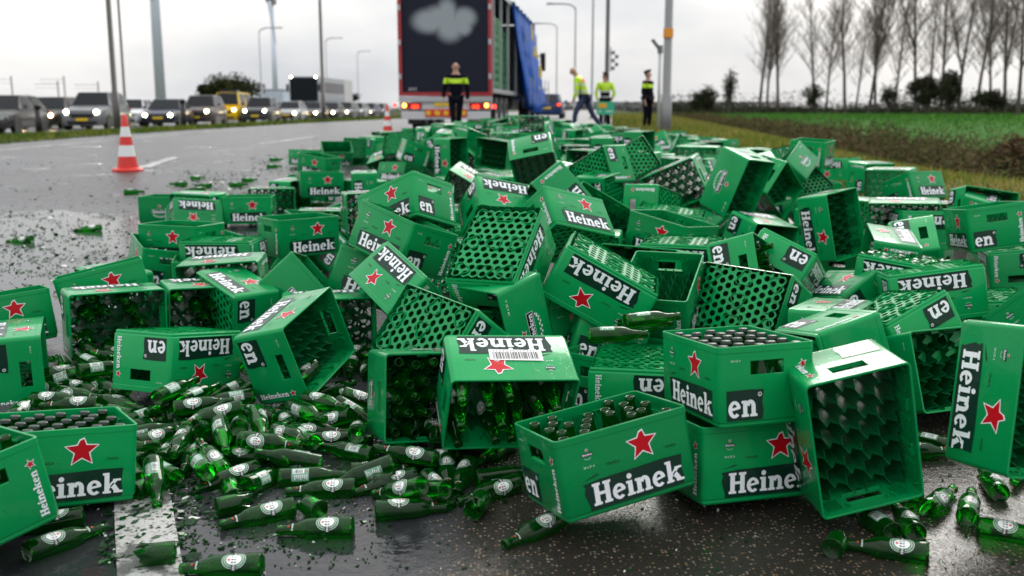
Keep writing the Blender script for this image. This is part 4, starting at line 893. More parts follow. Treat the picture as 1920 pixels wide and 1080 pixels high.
FILL = [[-0.715,10.214,0.737,0.6688,0.2325,0.673,-0.214],
[-1.07,10.49,0.655,0.5979,0.1048,0.1174,0.7859],
[-1.255,11.072,0.863,0.4645,-0.8722,0.0977,-0.1184],
[-1.43,8.81,0.476,0.0708,-0.7036,-0.0497,-0.7053],
[1.74,9.45,0.728,0.7024,-0.685,0.1385,-0.135],
[0.214,11.581,0.947,0.5027,0.4973,0.515,-0.4845],
[-2.187,9.281,0.434,0.5546,0.5687,0.4241,0.4349],
[-0.392,11.044,0.835,0.6305,-0.6197,-0.2051,0.42],
[1.201,10.271,0.804,0.6727,0.2182,0.6778,-0.2012],
[2.137,6.352,0.428,0.0082,-0.5464,0.8374,0.0125],
[0.805,10.269,0.739,0.0079,-0.7071,0.0098,-0.707],
[0.787,9.075,0.719,0.6604,0.6801,-0.2221,-0.228],
[-1.427,11.814,0.642,0.0181,0.2685,0.8286,-0.4909],
[2.685,7.64,0.386,0.6633,-0.6434,0.2741,-0.2661],
[0.776,14.727,0.777,0.5756,0.584,0.4018,0.4076],
[-0.197,7.322,0.602,0.3627,0.3737,0.5945,0.6127],
[-2.058,4.753,0.298,0.2641,0.2735,0.6425,0.6654],
[2.415,8.529,0.818,0.3285,-0.8555,-0.3866,0.1038],
[2.031,13.804,0.613,0.9292,-0.2615,-0.1772,-0.192],
[2.389,13.424,0.711,0.2158,-0.1126,-0.8882,-0.3897],
[-0.084,11.142,0.761,0.476,-0.5228,0.4628,0.5347],
[0.771,10.791,0.697,0.0975,-0.0951,-0.7092,0.6917],
[-0.485,5.58,0.325,0.1198,0.1234,0.686,0.7069],
[2.349,7.125,0.371,0.2759,0.2843,-0.6395,-0.6589],
[1.397,8.897,0.649,0.3945,0.4065,0.5739,0.5914],
[-0.608,14.367,1.027,0.0058,-0.7978,0.6029,0.0044],
[-0.95,15.334,0.851,0.3842,0.3898,-0.5875,-0.5961],
[-1.448,9.116,0.43,0.6678,-0.6513,0.2579,-0.2516],
[0.428,5.194,0.368,0.5463,-0.4489,0.5326,0.4651],
[-0.815,10.654,0.8,0.427,-0.259,0.8664,-0.0024],
[-0.346,18.816,0.867,0.3862,-0.2505,0.6322,-0.6233],
[2.672,6.455,0.431,0.0142,-0.9451,0.3265,0.0049],
[1.305,11.018,0.958,0.0124,-0.9907,0.1353,0.0017],
[-0.551,10.897,0.609,0.3014,0.2808,0.7195,-0.5592],
[0.858,11.886,0.724,0.3228,0.3309,0.6191,0.6348],
[-0.983,11.431,0.683,0.6144,-0.4917,0.2233,-0.5752],
[1.407,7.883,0.636,0.3123,0.0481,0.7157,0.6229],
[0.586,12.362,0.816,0.0046,-0.3662,0.9304,0.0117],
[-1.377,14.227,0.791,0.5594,-0.4289,0.5288,-0.4728],
[-2.429,14.658,0.551,0.5935,0.6022,0.3748,0.3803],
[3.855,18.053,0.681,0.0065,-0.8906,0.4547,0.0033],
[-1.004,13.292,0.802,0.4696,0.5905,0.4585,0.4696],
[0.03,12.913,1.005,0.0018,-0.1465,0.9891,0.0125],
[0.452,13.707,0.868,0.3318,0.7545,0.3916,-0.409],
[0.741,15.178,0.704,0.9974,0.0072,-0.0005,0.0721],
[-1.195,12.082,0.984,0.0094,-0.7531,0.6578,0.0082],
[1.212,14.313,0.664,0.684,0.0965,-0.0906,-0.7173],
[3.084,15.894,0.569,0.1258,-0.124,0.701,-0.6909],
[1.759,15.209,0.784,0.7019,0.7122,-0.0077,-0.0077],
[0.264,11.039,0.733,0.5691,0.0071,-0.0102,0.8222],
[3.078,6.159,0.422,0.0115,-0.7654,-0.6434,-0.0096],
[2.098,13.765,0.659,0.3096,0.9315,0.1804,0.0629],
[-2.18,14.955,0.611,0.6734,-0.2148,0.6704,0.2255],
[-1.505,7.504,0.237,0.216,0.0033,0.0147,-0.9763],
[0.9,16.722,0.857,0.3498,0.2691,0.8973,-0.0031],
[-0.559,15.374,0.842,0.4649,0.5329,-0.4726,0.5258],
[-1.803,14.24,0.666,0.329,-0.9443,0.0008,-0.0003],
[2.979,9.692,0.299,0.9992,0.0125,-0.0005,0.0393],
[1.617,17.412,0.785,0.2664,0.8874,-0.1639,-0.3387],
[3.145,11.789,0.552,0.0389,0.706,0.0565,-0.7048],
[0.033,12.165,0.972,0.1325,0.9343,0.3065,0.1248],
[1.815,20.728,0.695,0.7069,-0.0161,0.7066,0.0264],
[3.332,16.624,0.58,0.5035,0.5109,0.489,0.4962],
[2.311,13.035,0.583,0.6524,0.2728,0.659,-0.2564],
[-0.458,14.948,0.78,0.6974,0.7077,-0.0797,-0.0808],
[0.019,8.772,0.475,0.6131,-0.3523,-0.6022,-0.3705],
[1.927,8.986,0.553,0.3901,0.0683,0.1357,0.9082],
[1.618,12.066,0.523,0.4683,-0.2026,0.2903,0.8095],
[1.175,16.419,0.672,0.351,-0.139,0.6883,0.6195],
[-0.957,11.788,0.584,0.6802,0.0065,-0.7095,0.1843],
[-0.302,17.575,0.819,0.4198,-0.4137,0.5754,-0.567],
[3.595,18.541,0.688,0.0073,-0.9974,-0.0712,-0.0005],
[-0.29,10.232,0.458,0.6582,-0.6418,0.2817,-0.2749],
[3.06,17.96,0.6,0.2654,0.2693,0.6498,0.6594],
[0.238,17.969,0.89,0.519,0.5267,-0.4725,-0.4795],
[1.878,7.651,0.655,0.0792,-0.0758,0.5834,0.8047],
[1.73,21.613,0.708,0.345,-0.6172,0.336,0.6222],
[1.016,8.659,0.707,0.6852,-0.664,0.2147,-0.2086],
[-1.9,6.292,0.201,0.4462,0.0067,-0.0135,0.8948],
[-1.224,7.839,0.247,0.9962,0.0149,0.0013,-0.0858],
[3.379,7.59,0.385,0.0892,-0.0865,-0.7121,0.691],
[0.371,7.346,0.636,0.7105,-0.5605,-0.3537,0.2364],
[0.876,14.201,0.6,0.5941,-0.3835,-0.5884,-0.3921],
[1.596,21.143,0.701,0.0051,-0.7071,-0.0052,0.7071],
[0.566,10.249,0.481,0.7149,-0.241,-0.2583,0.6034],
[1.397,7.358,0.615,0.006,-0.6144,0.0234,0.7886],
[-0.43,16.177,0.719,0.2658,0.0019,0.007,-0.964],
[0.65,22.228,0.919,0.191,0.0653,0.9192,0.3381],
[1.023,23.7,0.738,0.3206,-0.6136,-0.291,-0.6603],
[3.47,21.512,0.731,0.0052,-0.7133,0.7008,0.0051],
[-0.39,8.304,0.461,0.6952,0.1291,-0.6988,0.1082],
[1.663,10.932,0.53,0.3874,-0.5915,-0.3725,-0.601],
[-0.31,6.381,0.203,0.1147,0.0019,0.015,-0.9933],
[1.662,17.158,0.643,0.358,0.6098,-0.3669,0.6045],
[-2.271,17.091,0.642,0.6916,-0.1471,0.6894,0.1572],
[-0.4,6.732,0.439,0.0117,-0.7849,0.6194,0.0093],
[2.057,19.274,0.674,0.5567,-0.436,0.5502,0.4441],
[2.492,14.336,0.602,0.6101,-0.3574,0.6049,0.3662],
[2.891,18.436,0.606,0.1922,0.1951,0.6751,0.685],
[-0.343,5.826,0.622,0.4971,-0.4824,-0.5176,0.5024],
[1.056,11.559,0.781,0.6474,0.6638,0.2616,0.2682],
[-0.167,22.987,0.898,0.5756,-0.5673,0.4195,-0.4134],
[-0.5,7.262,0.375,0.548,0.5647,0.4297,0.4429],
[3.421,13.729,0.538,0.6861,-0.676,-0.1915,0.1887],
[-0.426,21.247,0.793,0.947,0.0069,0.0023,-0.321],
[-2.526,19.946,0.628,0.6936,0.7038,-0.1075,-0.1091],
[1.209,24.523,0.75,0.3225,0.6293,-0.3316,0.6245],
[0.287,10.413,0.615,0.8646,-0.2189,-0.122,0.4356],
[1.061,21.657,0.709,0.1398,-0.6931,-0.1297,-0.6951],
[0.741,8.436,0.69,0.6354,0.3104,0.6443,-0.2912],
[-1.073,17.992,0.825,0.0322,-0.0317,-0.7115,0.7012],
[-2.696,17.849,0.598,0.4831,-0.4761,0.5234,-0.5158],
[3.646,18.956,0.469,0.0688,0.0005,0.0073,-0.9976],
[3.676,21.925,0.738,0.0055,-0.7527,-0.6583,-0.0048],
[-2.096,16.886,0.639,0.441,0.5527,-0.4491,0.5462],
[1.315,21.153,0.701,0.0999,-0.7,0.0896,0.7014],
[0.085,24.349,0.838,0.29,0.0021,0.0069,-0.957],
[-1.035,20.904,0.73,0.6793,-0.4289,-0.5598,0.2029],
[-2.131,10.313,0.315,0.9987,0.0125,-0.0006,0.049],
[-0.26,4.955,0.36,0.7038,-0.0685,0.701,0.093],
[0.055,19.517,0.757,0.8993,-0.1134,-0.0126,-0.4223]]
NKEY = 32
BOTTLES = [[-0.624,2.669,0.107,0.439,-0.286,-0.674,0.52],
[-0.435,2.542,0.102,0.387,-0.596,-0.41,0.572],
[-0.632,2.334,0.093,0.362,0.622,-0.372,-0.586],
[-0.467,2.802,0.112,0.528,-0.443,-0.575,0.442],
[-0.389,2.642,0.106,0.551,-0.552,0.464,-0.42],
[0.137,2.601,0.104,0.106,-0.481,-0.564,0.662],
[-0.8,2.951,0.118,0.66,0.4,-0.627,0.104],
[-0.805,3.034,0.121,0.499,-0.556,-0.46,0.479],
[-1.261,2.399,0.096,0.696,-0.525,0.488,0.045],
[-1.201,2.611,0.104,0.211,0.731,0.034,-0.648],
[1.08,2.39,0.096,0.543,0.218,-0.686,-0.432],
[1.278,2.551,0.102,0.021,0.685,-0.262,0.68],
[1.273,2.601,0.104,0.03,-0.354,-0.608,-0.71],
[1.185,2.652,0.106,0.583,-0.161,0.687,0.401],
[1.442,2.76,0.11,0.615,-0.54,0.465,0.338],
[1.03,2.504,0.1,0.156,-0.025,-0.724,-0.672],
[1.091,2.504,0.1,0.086,0.008,0.724,0.684],
[-0.263,2.885,0.115,0.668,0.699,0.244,0.074],
[-0.209,3.016,0.121,0.336,0.316,0.67,-0.581],
[-0.136,2.989,0.12,0.19,0.313,0.668,-0.647],
[0.019,2.837,0.114,0.671,0.394,-0.628,-0.015],
[-0.296,2.885,0.115,0.594,0.611,-0.412,-0.323],
[-0.503,2.917,0.117,0.572,-0.521,0.503,-0.385],
[-0.177,3.056,0.122,0.62,0.504,-0.527,-0.287],
[-0.004,3.175,0.126,0.647,0.457,-0.578,0.196],
[-0.965,3.225,0.128,0.008,0.722,0.029,0.691],
[-0.679,3.185,0.127,0.364,0.497,0.533,0.58],
[-0.671,3.007,0.12,0.69,-0.671,-0.254,0.093],
[-1.121,3.007,0.12,0.692,-0.696,-0.166,-0.098],
[-1.033,3.131,0.125,0.593,0.649,0.354,-0.319],
[-3.617,7.38,0.261,0.475,-0.589,-0.456,0.468],
[-3.325,7.947,0.278,0.181,-0.67,-0.301,0.654],
[-0.85,3.753,0.233,0.626,0.773,-0.071,-0.075],
[-1.837,3.908,0.152,0.245,-0.578,0.413,-0.66],
[-1.551,3.563,0.14,0.352,0.657,-0.266,-0.611],
[-1.538,3.598,0.141,0.597,0.618,0.355,0.368],
[-1.833,4.324,0.205,0.303,0.376,0.611,0.627],
[-1.103,2.886,0.163,0.516,0.538,0.614,-0.26],
[-0.992,3.337,0.132,0.707,-0.15,-0.689,0.046],
[-1.345,3.043,0.121,0.664,0.273,0.575,0.393],
[-1.299,3.465,0.137,0.197,-0.191,-0.692,0.668],
[-1.093,3.174,0.157,0.698,0.696,0.157,-0.068],
[-2.126,4.17,0.161,0.493,0.657,0.125,0.557],
[-0.691,3.666,0.144,0.233,-0.571,0.423,-0.664],
[-0.981,3.179,0.197,0.427,0.684,-0.348,0.478],
[-1.728,4.07,0.152,0.883,-0.231,-0.401,0.082],
[-0.736,3.003,0.122,0.327,0.011,-0.696,-0.639],
[-1.756,4.144,0.209,0.463,-0.437,0.68,-0.364],
[-1.133,2.845,0.114,0.443,-0.658,0.223,0.566],
[-0.727,3.972,0.154,0.487,-0.624,0.258,0.553],
[-1.68,3.819,0.149,0.097,-0.483,0.527,-0.692],
[-1.761,3.694,0.145,0.212,0.711,-0.018,0.67],
[-0.857,3.312,0.131,0.703,0.206,-0.68,-0.038],
[-0.886,3.068,0.21,0.571,-0.752,0.176,0.277],
[-1.338,3.208,0.128,0.308,0.319,0.622,0.645],
[-0.686,4.149,0.161,0.426,0.405,0.595,-0.548],
[-0.706,3.457,0.136,0.685,0.366,0.615,-0.136],
[-0.766,3.275,0.131,0.647,0.331,0.626,0.283],
[-0.987,3.175,0.126,0.684,0.088,0.658,-0.303],
[-1.365,3.42,0.135,0.304,-0.698,0.067,0.645],
[-0.918,2.821,0.152,0.643,-0.704,-0.058,0.296],
[-0.765,3.707,0.25,0.356,0.609,0.491,-0.512],
[-1.802,3.976,0.214,0.62,0.252,0.731,-0.136],
[-1.604,4.079,0.154,0.251,0.552,0.015,-0.795],
[-1.135,3.221,0.126,0.605,-0.067,0.543,0.579],
[-1.804,3.985,0.155,0.681,0.477,-0.53,-0.167],
[-0.75,3.458,0.193,0.544,-0.059,0.705,-0.45],
[-0.874,3.038,0.182,0.297,-0.566,0.44,-0.631],
[-1.87,4.013,0.156,0.199,0.206,-0.666,-0.689],
[-0.964,3.843,0.15,0.22,-0.212,-0.685,0.661],
[-1.029,2.871,0.115,0.362,-0.686,0.129,0.618],
[-0.585,3.908,0.152,0.483,-0.34,-0.606,-0.532],
[-1.187,3.409,0.194,0.666,-0.506,0.48,0.266],
[-1.197,3.353,0.185,0.554,0.216,0.661,0.459],
[-0.191,2.691,0.147,0.032,0.595,-0.512,-0.618],
[-0.506,3.068,0.186,0.644,-0.755,0.053,0.11],
[-1.194,3.547,0.176,0.589,0.348,-0.639,0.353],
[-0.721,3.384,0.144,0.686,-0.564,-0.46,0.022],
[-0.766,3.303,0.131,0.55,-0.249,-0.65,-0.461],
[-1.824,3.615,0.142,0.509,0.527,0.473,0.49],
[-0.45,3.047,0.122,0.053,-0.658,0.245,0.71],
[-1.608,3.885,0.151,0.012,0.401,-0.595,0.697],
[-0.893,2.912,0.116,0.747,-0.582,-0.216,0.239],
[-1.395,3.238,0.129,0.268,0.278,0.641,0.663],
[-0.608,2.983,0.119,0.282,0.601,-0.076,-0.744],
[-0.71,4.253,0.18,0.406,0.691,-0.168,0.573],
[-1.08,3.794,0.148,0.062,0.359,0.622,-0.693],
[-1.757,3.713,0.147,0.706,-0.28,-0.645,0.078],
[-1.532,4.104,0.188,0.169,-0.286,-0.584,0.741],
[-0.628,3.529,0.19,0.565,-0.182,0.791,-0.148],
[-1.06,3.81,0.212,0.574,-0.561,0.468,0.37],
[-1.238,3.394,0.134,0.29,-0.699,-0.051,-0.651],
[-1.26,3.373,0.218,0.173,-0.411,-0.535,-0.717],
[-1.71,3.764,0.21,0.467,0.09,0.714,0.514],
[-1.764,3.784,0.148,0.644,0.086,0.708,-0.276],
[-0.788,2.765,0.13,0.298,-0.111,0.741,0.591],
[-0.957,3.523,0.183,0.645,0.072,-0.711,0.271],
[-1.252,3.146,0.126,0.195,0.202,0.667,0.69],
[-0.857,3.398,0.132,0.703,0.516,-0.287,-0.396],
[-1.036,3.237,0.122,0.87,0.492,0.015,0.029],
[-1.857,3.799,0.146,0.46,0.36,0.459,0.669],
[-0.557,3.293,0.179,0.504,-0.623,-0.51,0.314],
[-0.93,3.284,0.214,0.375,0.752,-0.195,-0.505],
[-0.89,3.295,0.196,0.567,0.755,-0.103,0.312],
[-1.378,3.125,0.125,0.148,0.707,0.049,0.69],
[-0.789,3.165,0.169,0.103,-0.381,0.564,-0.725],
[-0.634,3.45,0.181,0.59,0.432,0.682,0.008],
[-1.812,3.55,0.14,0.651,0.693,-0.194,0.243],
[-0.785,3.391,0.186,0.057,-0.452,0.551,-0.699],
[-0.877,3.455,0.135,0.597,-0.142,-0.621,0.487],
[-0.11,2.853,0.116,0.255,0.534,0.457,0.664],
[-0.462,3.236,0.306,0.126,0.469,0.339,0.806],
[-0.65,3.094,0.15,0.461,-0.687,0.107,0.552],
[-0.237,2.939,0.147,0.729,-0.311,-0.603,0.092],
[-0.318,3.271,0.339,0.221,0.664,0.702,0.128],
[-0.208,3.046,0.328,0.63,-0.06,0.705,0.321],
[-0.365,2.893,0.156,0.393,-0.451,-0.659,0.455],
[0.13,3.168,0.267,0.172,-0.583,-0.414,0.677],
[-0.226,3.321,0.194,0.64,0.511,-0.525,-0.231],
[-0.344,3.234,0.323,0.001,-0.944,-0.068,0.323],
[-0.714,2.872,0.115,0.604,0.295,0.641,0.371],
[-0.75,3.651,0.143,0.686,-0.663,0.216,-0.208],
[-0.334,3.138,0.193,0.539,-0.645,0.353,-0.411],
[-0.104,3.04,0.384,0.418,-0.662,0.308,-0.541],
[-0.056,3.08,0.323,0.541,0.308,0.662,0.418],
[-0.258,3.051,0.193,0.438,0.263,0.745,0.428],
[-0.454,3.164,0.18,0.132,0.61,0.416,0.661],
[0.561,3.501,0.373,0.701,-0.129,-0.695,0.093],
[-0.451,3.2,0.39,0.619,0.027,0.729,0.292],
[-0.035,3.159,0.276,0.666,0.457,-0.575,-0.131],
[-0.255,2.67,0.169,0.339,0.242,-0.784,-0.46],
[1.241,3.097,0.124,0.62,-0.282,0.65,-0.337],
[1.453,3.124,0.125,0.484,0.1,-0.692,-0.526],
[1.652,3.015,0.121,0.665,0.427,-0.577,0.205],
[1.29,2.613,0.297,0.299,-0.72,0.238,-0.579],
[1.488,3.509,0.461,0.65,-0.425,0.542,-0.321],
[1.477,2.708,0.272,0.176,0.546,0.046,-0.818],
[1.206,2.742,0.11,0.015,0.681,-0.177,-0.71]]
def PM_(p): return Matrix.Translation(p[:3]) @ Quaternion(p[3:]).normalized().to_matrix().to_4x4()
CR = {}
for lb, v, p, key in CRATES:
    r_ = empty('beer_crate', PM_(p), lb, 'crate', 'crates tumbled over the road'); crate_parts(r_, v); CR[key] = r_
for i, p in enumerate(FILL):
    Y, X = p[1], p[0]
    uz = (Quaternion(p[3:]).normalized().to_matrix() @ Vector((0, 0, 1))).z
    st_ = 'upright' if uz > .8 else 'upside down' if uz < -.8 else 'sideways lying' if abs(uz) < .35 else ('tipped' if uz > 0 else 'overturned tilted')
    px_ = 960 + 1850 * X / Y; side_ = 'left' if px_ < 860 else 'middle' if px_ < 1120 else 'right'
    lb = st_ + ' green crate ' + ('in the far tail of the pile behind the truck, %s part' if Y > 17 else 'in the blurred far pile short of the truck, %s part' if Y > 11 else 'between the far pile and the sharp crates, %s part' if Y > 7.5 else 'partly buried among the sharp crates, %s part') % side_
    r_ = empty('beer_crate', PM_(p), lb, 'crate', lb); crate_parts(r_, 'B' if i % 9 == 4 else 'A', far=Y > 12)
# barcode sticker on the upturned side of one crate
f = Face2D(); f.poly([(-.084, -.025), (.084, -.030), (.085, .020), (-.083, .025)], 0, 0)
r = random.Random(4); x = -.072
while x < .070:
    w_ = r.choice((.0012, .0020, .0032, .0045)); f.poly(rc(x, -.021, x + w_, .011), 1, .0003); x += w_ + r.choice((.0013, .0022, .0032))
for k in range(13): f.poly(rc(-.070 + k * .0108, .0145, -.070 + k * .0108 + .0045, .0178), 1, .0003)
b = MB(); b.v = [(-(u) + (.185 - CL / 2), -CW / 2 - OFF_ - .0018 - d, .108 - v) for u, v, d in f.b.v]; b.f = f.b.f; b.m = f.b.m
b.build('barcode_sticker', [mat('sticker_white', (.78, .78, .78), .35), mat('label_black')], CR['C17'])
# bottles still standing in their crates
def fill_crate(key, n, label, seed, tilt=.03, out_=.0, skip=(), cap=False):
    r = random.Random(seed); M = CR[key].matrix_world; ids = [k for k in range(28) if k not in skip]; r.shuffle(ids)
    for k in ids[:n]:
        c = CENT[k]; bottle(M @ Matrix.Translation((c[0], c[1], .0125 + r.random() * out_)) @ Euler((r.gauss(0, tilt), r.gauss(0, tilt), r.uniform(0, 6.28))).to_matrix().to_4x4(), label, label, full=False, cap=cap)
fill_crate('C1', 21, 'green bottle standing in the front crate, its open mouth showing', 1)
fill_crate('C2', 28, 'dark bottle neck in the full crate stacked at front right', 2, .015, cap=True)
fill_crate('C6', 28, 'dark bottle neck in the crate at front left with cut off lettering', 3, .015, cap=True)
fill_crate('C18', 26, 'dark bottle packed in the crate left of the barcode sticker', 5, .02, .02)
fill_crate('C17', 15, 'bottle sliding out of the crate with the barcode sticker', 6, .05, .07)
fill_crate('C12', 12, 'bottle left inside the crate lying beside the wide open one', 7, .05, .05)
fill_crate('C31', 12, 'bottle inside the crate open to the right above the lattice base', 8, .04, .04)
fill_crate('C24', 5, 'bottle neck rising from the star crate at centre left', 9, .05, .02)
fill_crate('C11', 9, 'bottle seen through the cells of the wide open crate at left', 10, .05, .03)
fill_crate('C7', 8, 'bottle in the tilted crate at the bottom left corner', 12, .04, .02)
# loose bottles
KL = ['bottle with oval label pointing left, in the front row on wet asphalt, label facing up', 'bright green bottle lying in a puddle just right of the labelled front one', 'frontmost bottle at the bottom edge of the picture beside the white stripe',
 'labelled bottle lying level behind the front puddle bottles', 'bottle with its barcode up and neck pointing right before the crates', 'dark bottle lying under the near corner of the front open crate',
 'bottle pointing at the camera lower left of the heap, oval label on top', 'long bottle with barcode above the one pointing at the camera', 'labelled bottle lying in front of the bottom left crate, neck to the right', 'dark bottle half under the bottom left crate',
 'dark bottle with barcode at the bottom right, neck to the left', 'bottle at the lower right corner of the picture', 'bottle leaning neck up with its oval label in the bottom right', 'bottle leaning beside the labelled one at bottom right, base down left',
 'bottle with its round base toward the camera at bottom right', 'leftmost of two short bottles end on below the honeycomb crate', 'rightmost of two short bottles end on below the honeycomb crate', 'bottle pointing down right at the front of the middle heap',
 'dark bottle pointing at the camera under the barcode crate', 'bottle pointing at the camera with label, left of the front crate', 'bottle tucked beside the left foot of the front crate', 'bottle with neck down left before the barcode crate, oval label at its end',
 'bottle lying level with barcode up in the middle heap', 'bottle with a bright oval label below the barcode crate, neck to the left', 'bottle with oval label rising steeply against the front crate', 'bottle with oval label lying level in the middle of the left heap',
 'bottle with clear oval label just right of the level labelled one in the left heap', 'bottle with its round base facing the camera in the left heap', 'bottle base toward the camera at the left end of the heap', 'bottle neck toward the camera beside the front left crate',
 'lone bottle lying on the shiny road at the far left', 'lone bottle on the shiny road left of the pile, second from the left']
for i, p in enumerate(BOTTLES):
    if i >= NKEY and p[2] > .26: continue      # none balanced on top of the crates
    M = PM_(p)
    if i < NKEY:
        lb = KL[i]; up = M.to_3x3()                    # turn the labels to the side that shows
        ang = random.Random(i * 7 + 1).choice((0, 0, 0, .4, -.5, math.pi)); ax = (M.to_3x3() @ Vector((0, 0, 1))); v = Vector((0, -.55, .83)); v = (v - ax * v.dot(ax)).normalized()
        lx = M.to_3x3().inverted() @ v; M = M @ Matrix.Rotation(math.atan2(lx.y, lx.x) + ang, 4, 'Z'); g = 'loose bottles along the front of the spill'
    else:
        X, Y = p[0], p[1]; ax = M.to_3x3() @ Vector((0, 0, 1))
        dr = ('neck up' if ax.z > .6 else 'neck down' if ax.z < -.6 else 'neck to the right' if ax.x > abs(ax.y) else 'neck to the left' if -ax.x > abs(ax.y) else 'neck toward the camera' if ax.y < 0 else 'base toward the camera')
        px_ = 960 + 1850 * X / (Y * .984 + .2)
        wh = 'in the right hand heap' if X > .8 else 'in the small heap under the barcode crate' if X > -.35 else ('in the heap beside the full crate' if px_ < 330 else 'in the heap below the inverted crate' if px_ < 460 else 'in the heap below the corner tipped crate' if px_ < 590 else 'in the heap by the dark crate')
        lb = 'green bottle, ' + dr + ', ' + wh + (', on top' if p[2] - G(Y) > .10 else '')
        g = lb
        if random.Random(i).random() < .6:
            ax = (M.to_3x3() @ Vector((0, 0, 1))); v = Vector((0, -.6, .8)); v = (v - ax * v.dot(ax)).normalized(); lx = M.to_3x3().inverted() @ v
            M = M @ Matrix.Rotation(math.atan2(lx.y, lx.x) + random.Random(i + 5).gauss(0, .5) + (math.pi if i % 4 == 0 else 0), 4, 'Z')
    bottle(M, lb, g)
# a few bottles lying across the open crate and in the far left debris
def gp(u, v, h=0.0):
    """point of the carriageway seen at photograph pixel u, v"""
    P_ = math.radians(10.324); a, b_ = (u - 960) / 1850, (540 - v) / 1850
    d = Vector((a, math.cos(P_) + b_ * math.sin(P_), -math.sin(P_) + b_ * math.cos(P_))); y0, y1 = 1.0, 60.0
    for _ in range(50):
        m_ = (y0 + y1) / 2; z = CAMZ + d.z * m_ / d.y
        if z > G(m_) + h: y0 = m_
        else: y1 = m_
    return Vector((d.x * y0 / d.y, y0, G(y0) + h))
def lying(p, az, label, group=None, pitch=0.0):
    M = Matrix.Translation(p) @ Matrix.Rotation(az, 4, 'Z') @ Matrix.Rotation(math.pi / 2 - pitch, 4, 'Y'); return bottle(M, label, group)
lying((.405, 3.46, .475), .22, 'bottle lying across the open crate with its label up, upper one', pitch=.06)
lying((.270, 3.40, .440), -.06, 'bottle lying across the open crate, lower one with a barcode', pitch=.04)
lying((.40, 3.56, .435), .30, 'bottle lying behind the lower one on the open crate', pitch=.02)
for i, (u, v, a) in enumerate(((232, 360, .3), (395, 348, 2.8), (430, 346, .2), (455, 338, .9), (350, 345, 3.0), (360, 334, 1.2), (385, 355, 3.6), (500, 312, .4), (505, 299, .1), (580, 384, .7), (600, 372, 2.9), (540, 372, .2))):
    lying(gp(u, v, .03), a, 'small bright green bottle lying in the broken glass left of the far pile', 'bottles in the broken glass on the road')
def broken_mesh(seed, zc):
    r = random.Random(seed); n = 18; b = MB(); pr = [q for q in [(.001, .011), (.018, .008)] + BPROF[:4] + [(.0300, .05)] if q[1] < zc]; top = [zc + r.uniform(-.022, .028) for _ in range(n)]
    for rad, z in pr:
        for k in range(n): t = 2 * math.pi * k / n; b.v.append((rad * math.cos(t), rad * math.sin(t), z))
    for rad in (.0300, .0278):
        for k in range(n): t = 2 * math.pi * k / n; b.v.append((rad * math.cos(t), rad * math.sin(t), top[k]))
    for k in range(n): t = 2 * math.pi * k / n; b.v.append((.0278 * math.cos(t), .0278 * math.sin(t), .010))
    for i in range(len(pr) + 2):
        for k in range(n): b.f.append((i*n + k, i*n + (k+1) % n, (i+1)*n + (k+1) % n, (i+1)*n + k)); b.m.append(0)
    return b.mesh('glass', True, [GLASS])
BRK = [broken_mesh(1, .085), broken_mesh(2, .06), broken_mesh(3, .10)]
for i, (u, v, a, lb) in enumerate(((405, 952, .5, 'jagged bottle stump left of the labelled front bottles'), (600, 958, 2.4, 'broken bottle base behind the bright front bottle'), (250, 925, 1.2, 'broken bottle base on the top of the white stripe'), (330, 1035, 3.4, 'jagged bottle stump at the right edge of the white stripe'),
        (700, 905, .2, 'broken bottle end beside the one with its barcode up'), (440, 935, 2.0, 'small bottle stump between the heap and the front row'), (905, 935, 4.4, 'broken bottle base left of the front open crate'), (1560, 1030, 1.0, 'broken bottle base at the bottom right near the dark bottle'), (270, 865, 2.8, 'bottle stump where the white stripe meets the heap'))):
    M = Matrix.Translation(gp(u, v, .030)) @ Matrix.Rotation(a, 4, 'Z') @ Matrix.Rotation(math.pi / 2, 4, 'Y'); t = empty('broken_bottle', M, lb, 'broken bottle', 'broken bottles in the spill'); link('glass', BRK[i % 3], None, t)
# broken glass: countless chips, a solid splinter each
SH = glassmat('shard_glass', (.10, .45, .12), (.008, .10, .02), .3)
SHW = mat('label_scraps', (.6, .62, .6), .5)
def shards(name, regs, label, seed, mt=None):
    r = np.random.default_rng(seed); b = MB()
    for (u0, v0, u1, v1, n, s0, s1) in regs:
        for _ in range(n):
            p = gp(r.uniform(u0, u1), r.uniform(v0, v1)); s = s0 * (s1 / s0) ** (r.random() ** 2.2); k = r.integers(3, 6); a0 = r.uniform(0, 6.28)
            nrm_ = Vector((r.normal() * .35, r.normal() * .35, 1)).normalized(); t1 = nrm_.orthogonal().normalized(); t2 = nrm_.cross(t1)
            q = [t1 * math.cos(a0 + 6.28 * i / k) * s * r.uniform(.5, 1.2) + t2 * math.sin(a0 + 6.28 * i / k) * s * r.uniform(.3, .8) for i in range(k)]
            base = p + Vector((0, 0, .006 + s * .18)); V = [base + w_ for w_ in q] + [base + w_ - nrm_ * .0025 + Vector((0, 0, 0)) for w_ in q]
            b.add(V, [tuple(range(k)), tuple(range(k, 2 * k))[::-1]] + [(i, k + i, k + (i + 1) % k, (i + 1) % k) for i in range(k)], 0 if r.random() < .93 else 1)
    o = b.build(name, [SH, SHW], None); tag(o, label, 'broken glass', None, 'stuff')
shards('broken_glass', [(-20, 300, 640, 560, 1500, .006, .03), (-20, 400, 260, 520, 500, .006, .022), (330, 320, 470, 370, 420, .008, .04), (470, 290, 560, 330, 260, .008, .035), (120, 640, 980, 960, 1100, .004, .018), (190, 850, 370, 1060, 700, .004, .026), (300, 890, 700, 1070, 500, .003, .014), (700, 880, 1900, 1078, 300, .003, .010), (560, 250, 760, 300, 200, .01, .04)],
       'green splinters of broken bottles strewn over the wet road', 21)
